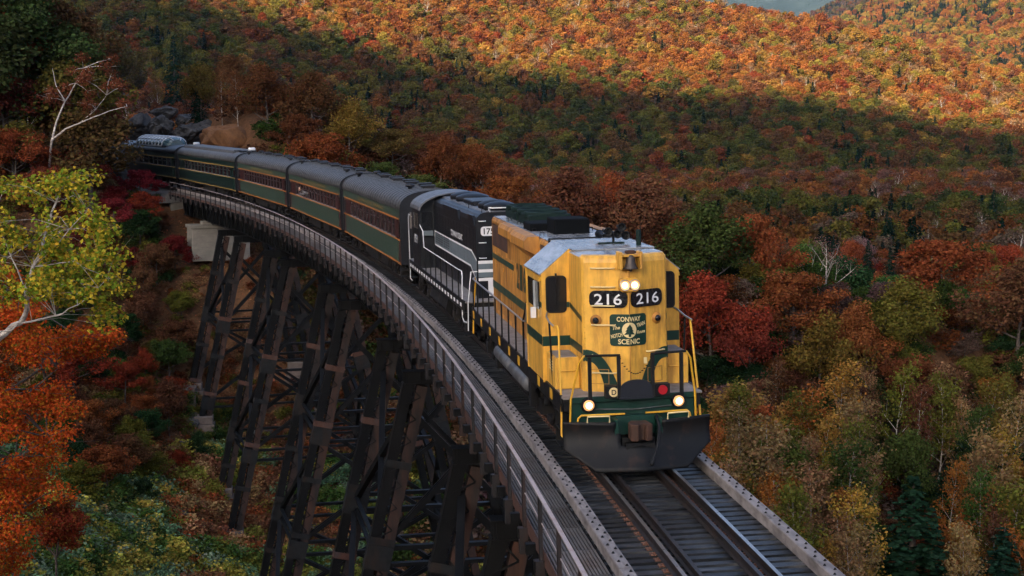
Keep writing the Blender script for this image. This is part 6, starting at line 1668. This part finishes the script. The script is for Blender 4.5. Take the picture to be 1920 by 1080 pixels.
# crag on the left of the cut
p = TPL(143, -6.7, 2.2); rock('rock_cliff', 'grey granite crag at the left of the rock cut beside the dome car', p, (4.0, 8.5, 6.0), 3, tth(146), 5, 'cliff')
p = TPL(160, -9.5, 4.5); rock('rock_cliff', 'dark rear crag behind the first granite crag of the cut', p, (4.4, 9.0, 6.5), 8, tth(160), 5, 'cliff')
p = TPL(134, -9.0, -2.5); rock('rock_ledge', 'mossy ledge under the granite crag above the crimson shrubs', p, (3.0, 6.0, 3.2), 12, tth(134), 4, 'rock')
# rocks right of the cut, above the train roofs
for i, (px, py, dep, sz) in enumerate(((312, 210, 184, (1.7, 1.6, .8)), (352, 228, 186, (2.0, 1.6, 1.1)), (300, 238, 178, (2.0, 1.8, 1.3)), (385, 250, 176, (2.6, 2.2, 1.5)), (352, 252, 174, (2.2, 2.0, 1.4)), (262, 236, 186, (2.2, 2.0, 1.6)), (402, 236, 182, (1.8, 1.4, .9)), (430, 242, 180, (1.3, 1.0, .7)))):
    rock('boulder', ['flat grey boulder on top of the bank behind the dome', 'broad boulder below the spruces behind the dome car', 'dark boulder left of the dome glazing', 'black boulder at the foot of the tan bank', 'angular boulder just behind the dome front', 'big shadowed boulder over the rock cut', 'pale boulder on the tan bank', 'small pale boulder by the leaning birch foot'][i], at(px, py, dep), sz, 30+i, RS.uniform(0, 6), 4, 'boulder')
# bare tan bank beside the leaning birch
bm_me = rock_mesh(61, 3.3, 3.2, 2.5, 5, .12); bm_me.materials.clear(); bm_me.materials.append(mat('bare_earth', (.20, .09, .035), .95, var=.35, scale=1.4, dirt=(.13, .065, .03), dirt_amt=.45, dstretch=(1, 1, 1), bump=.8))
eb = link('earth_bank', bm_me); eb.location = at(418, 268, 168); eb.rotation_euler = (0, .25, .6); tag(eb, 'bare tan earth bank sloping down behind the all green coach', 'earth bank')
# boulders in the ravine between the trestle legs
n_ = 0
for i in range(46):
    if i < 22: s_, u_ = RS.uniform(40, 100), RS.uniform(-9, 14)
    else: s_, u_ = RS.uniform(35, 80), RS.uniform(-26, 16)
    p = TPL(s_, u_, 0); z = ground(p.x, p.y); r_ = RS.uniform(.35, 1.05)
    if pxy((p.x, p.y, z))[1] > 1120: continue
    o = rock('boulder', f'{"small" if r_ < .55 else "large" if r_ > .85 else "mid-sized"} grey boulder {"left of" if u_ < -5 else "right of" if u_ > 5 else "between the legs of"} the {["near", "third", "second", "far"][0 if s_ < 46 else 1 if s_ < 69 else 2 if s_ < 91 else 3]} trestle tower', (p.x, p.y, z+r_*.15), (r_*1.2, r_, r_*.75), 100+i, RS.uniform(0, 6), 3, 'boulder', 'boulders under the trestle'); n_ += 1
for (px, py, dep, r_, lb) in ((60, 1000, 56, .9, 'dark boulder among the bushes at the bottom left'), (72, 960, 60, .6, 'smaller dark boulder above the bottom left bushes'), (405, 920, 92, 1.0, 'grey boulder left of the third tower leg foot'), (335, 925, 86, .8, 'pale boulder among the green bushes'), (330, 660, 105, .7, 'boulder on the brown slope left of the trestle')):
    p = at(px, py, dep); z = ground(p.x, p.y); rock('boulder', lb, (p.x, p.y, z+.2), (r_*1.3, r_, r_*.8), int(px), 1.0, 3, 'boulder')
# old stone pier stubs by the far tower
for (s_, u_, zt__, lb) in ((102.6, -5.9, -15.7, 'old stone pier with white mortar joints left of the far tower'), (100.6, -6.9, -17.6, 'lower stone footing in front of the old pier')):
    e = empty('stone_pier', TPL(s_, u_, 0) and Matrix.Translation(TPL(s_, u_, zt__))); tag(e, lb, 'stone pier')
    for lv in range(5):
        for ix in range(3):
            for iy in range(3):
                b = MB(); wv = .74; off = (.37 if lv % 2 else 0)
                b.box(-1.1+ix*wv+.015, -1.1+(ix+1)*wv-.015, -1.1+iy*wv+.015, -1.1+(iy+1)*wv-.015, -.62*lv-.6, -.62*lv-.02)
                b.build('stone', M['stone'], e, bevel=.03)
        b = MB(); b.box(-1.08, 1.08, -1.08, 1.08, -.62*lv-.61, -.62*lv-.03); b.build('mortar', M['concrete'], e)
# fallen trunks on the slope
for i, (a_, c_, d_, lb) in enumerate((((185, 612), (300, 580), 97, 'fallen grey trunk on the slope left of the trestle'), ((150, 674), (350, 645), 92, 'long pale fallen pole lower on the slope'), ((225, 628), (285, 622), 95, 'short fallen stick between the two fallen trunks'), ((330, 605), (395, 600), 108, 'fallen log beside the far tower legs'))):
    p1, p2 = at(*a_, d_), at(*c_, d_+6); p1.z = ground(p1.x, p1.y)+.35; p2.z = ground(p2.x, p2.y)+.35
    b = MB(); m_ = p1.lerp(p2, .5)+Vector((0, 0, .1)); b.tube([p1, m_, p2], [.16, .12, .06] if i in (0, 3) else [.09, .08, .03], 7)
    b.tube([m_, m_+Vector((.5, .3, .7))], [.04, .015], 5); tag(b.build('fallen_trunk', BARKP if i else BARK), lb, 'fallen trunk')
# dead sticks and leaf litter under the bridge
b = MB(); LP = []; LN = []; LS = []; LV = []
rn = np.random.RandomState(8)
for _ in range(170):
    s_, u_ = RS.uniform(45, 118), RS.uniform(-9, 24); p = TPL(s_, u_, 0); z = ground(p.x, p.y)+.08; a = RS.uniform(0, 6.28); L = RS.uniform(.6, 2.6)
    b.bar((p.x, p.y, z), (p.x+math.cos(a)*L, p.y+math.sin(a)*L, ground(p.x+math.cos(a)*L, p.y+math.sin(a)*L)+RS.uniform(.05, .5)), .04, .04)
tag(b.build('dead_sticks', BARK), 'scattered dead sticks on the ravine floor under the trestle', 'sticks', kind='stuff')
us = rn.uniform(-40, 26, 52000); ss = rn.uniform(30, 124, 52000)
xs = np.interp(ss, _S, _X)+us*np.cos(K0*ss+K1*ss*ss/2); ys = np.interp(ss, _S, _Y)+us*np.sin(K0*ss+K1*ss*ss/2)
zs = terrain(xs, ys)+.05
lm = leaf_mesh('fallen_leaves', np.stack([xs, ys, zs], 1), rn.normal(size=(52000, 3))*.5+np.array([0, -.2, 1]), rn.uniform(.12, .32, 52000), var_cols(rn, 52000, .55, .2))
lo = link('fallen_leaves', lm); lo['tint'] = [.30, .125, .065]; tag(lo, 'rust coloured fallen leaves over the ravine floor', 'fallen leaves', kind='stuff')

# ------------------------------------------------------------------ cloud that shades the valley (behind and above the viewpoint)
CZ = 1250.0
OFF = SUN_H*(CZ/math.tan(R(SUN_EL)))
cm_, ct, cp_ = newmat('cloud'); cp_.inputs['Base Color'].default_value = (.85, .85, .86, 1); cp_.inputs['Roughness'].default_value = 1; cp_.inputs['Specular IOR Level'].default_value = 0
def cloud_blob(cx, cy, rx, ry, rz, seed, rot=0):
    bm = bmesh.new(); bmesh.ops.create_icosphere(bm, subdivisions=5, radius=1)
    for v in bm.verts:
        d = v.co.normalized(); n1 = float(fbm(np.array(d.x*3+seed), np.array(d.y*3+d.z*2), 1.0, 4, seed))
        f = 1+.13*n1; v.co = Vector((d.x*rx*f, d.y*ry*f, d.z*rz*(f if d.z > 0 else .35)))
    me = bpy.data.meshes.new('cloud'); bm.to_mesh(me); bm.free(); me.polygons.foreach_set('use_smooth', [True]*len(me.polygons)); me.materials.append(cm_)
    o = link('cloud', me); o.location = (cx+OFF[0], cy+OFF[1], CZ); o.rotation_euler = (0, 0, rot)
    tag(o, 'cumulus cloud overhead shading the valley', 'cloud', 'clouds over the valley', kind='structure'); return o
HAZE = 2.2e-5
# column, distance, semi-axes across and along, seed, turn
CLOUDS = [(960, 300, 1150, 885, 4, YAW)]
for (px, r, rx, ry, seed, rot) in CLOUDS:
    x, y = polar(px, r); cloud_blob(x, y, rx, ry, 130, seed, rot)
# ------------------------------------------------------------------ haze
if HAZE:
    b = MB(); b.box(-9000, 9000, -4000, 12500, -45, 1050); hz_o = b.build('haze', []); hz_o.data.materials.clear()
    hm = bpy.data.materials.new('haze'); hm.use_nodes = True; t = hm.node_tree
    for n in list(t.nodes): t.nodes.remove(n)
    o_ = t.nodes.new('ShaderNodeOutputMaterial'); pv = t.nodes.new('ShaderNodeVolumePrincipled')
    pv.inputs['Color'].default_value = (.50, .70, .95, 1); pv.inputs['Density'].default_value = HAZE; pv.inputs['Anisotropy'].default_value = .2
    t.links.new(pv.outputs[0], o_.inputs['Volume']); hz_o.data.materials.append(hm)
    tag(hz_o, 'thin blue autumn haze over the valley and far hills', 'haze', kind='stuff')
print('objects', len(bpy.data.objects))
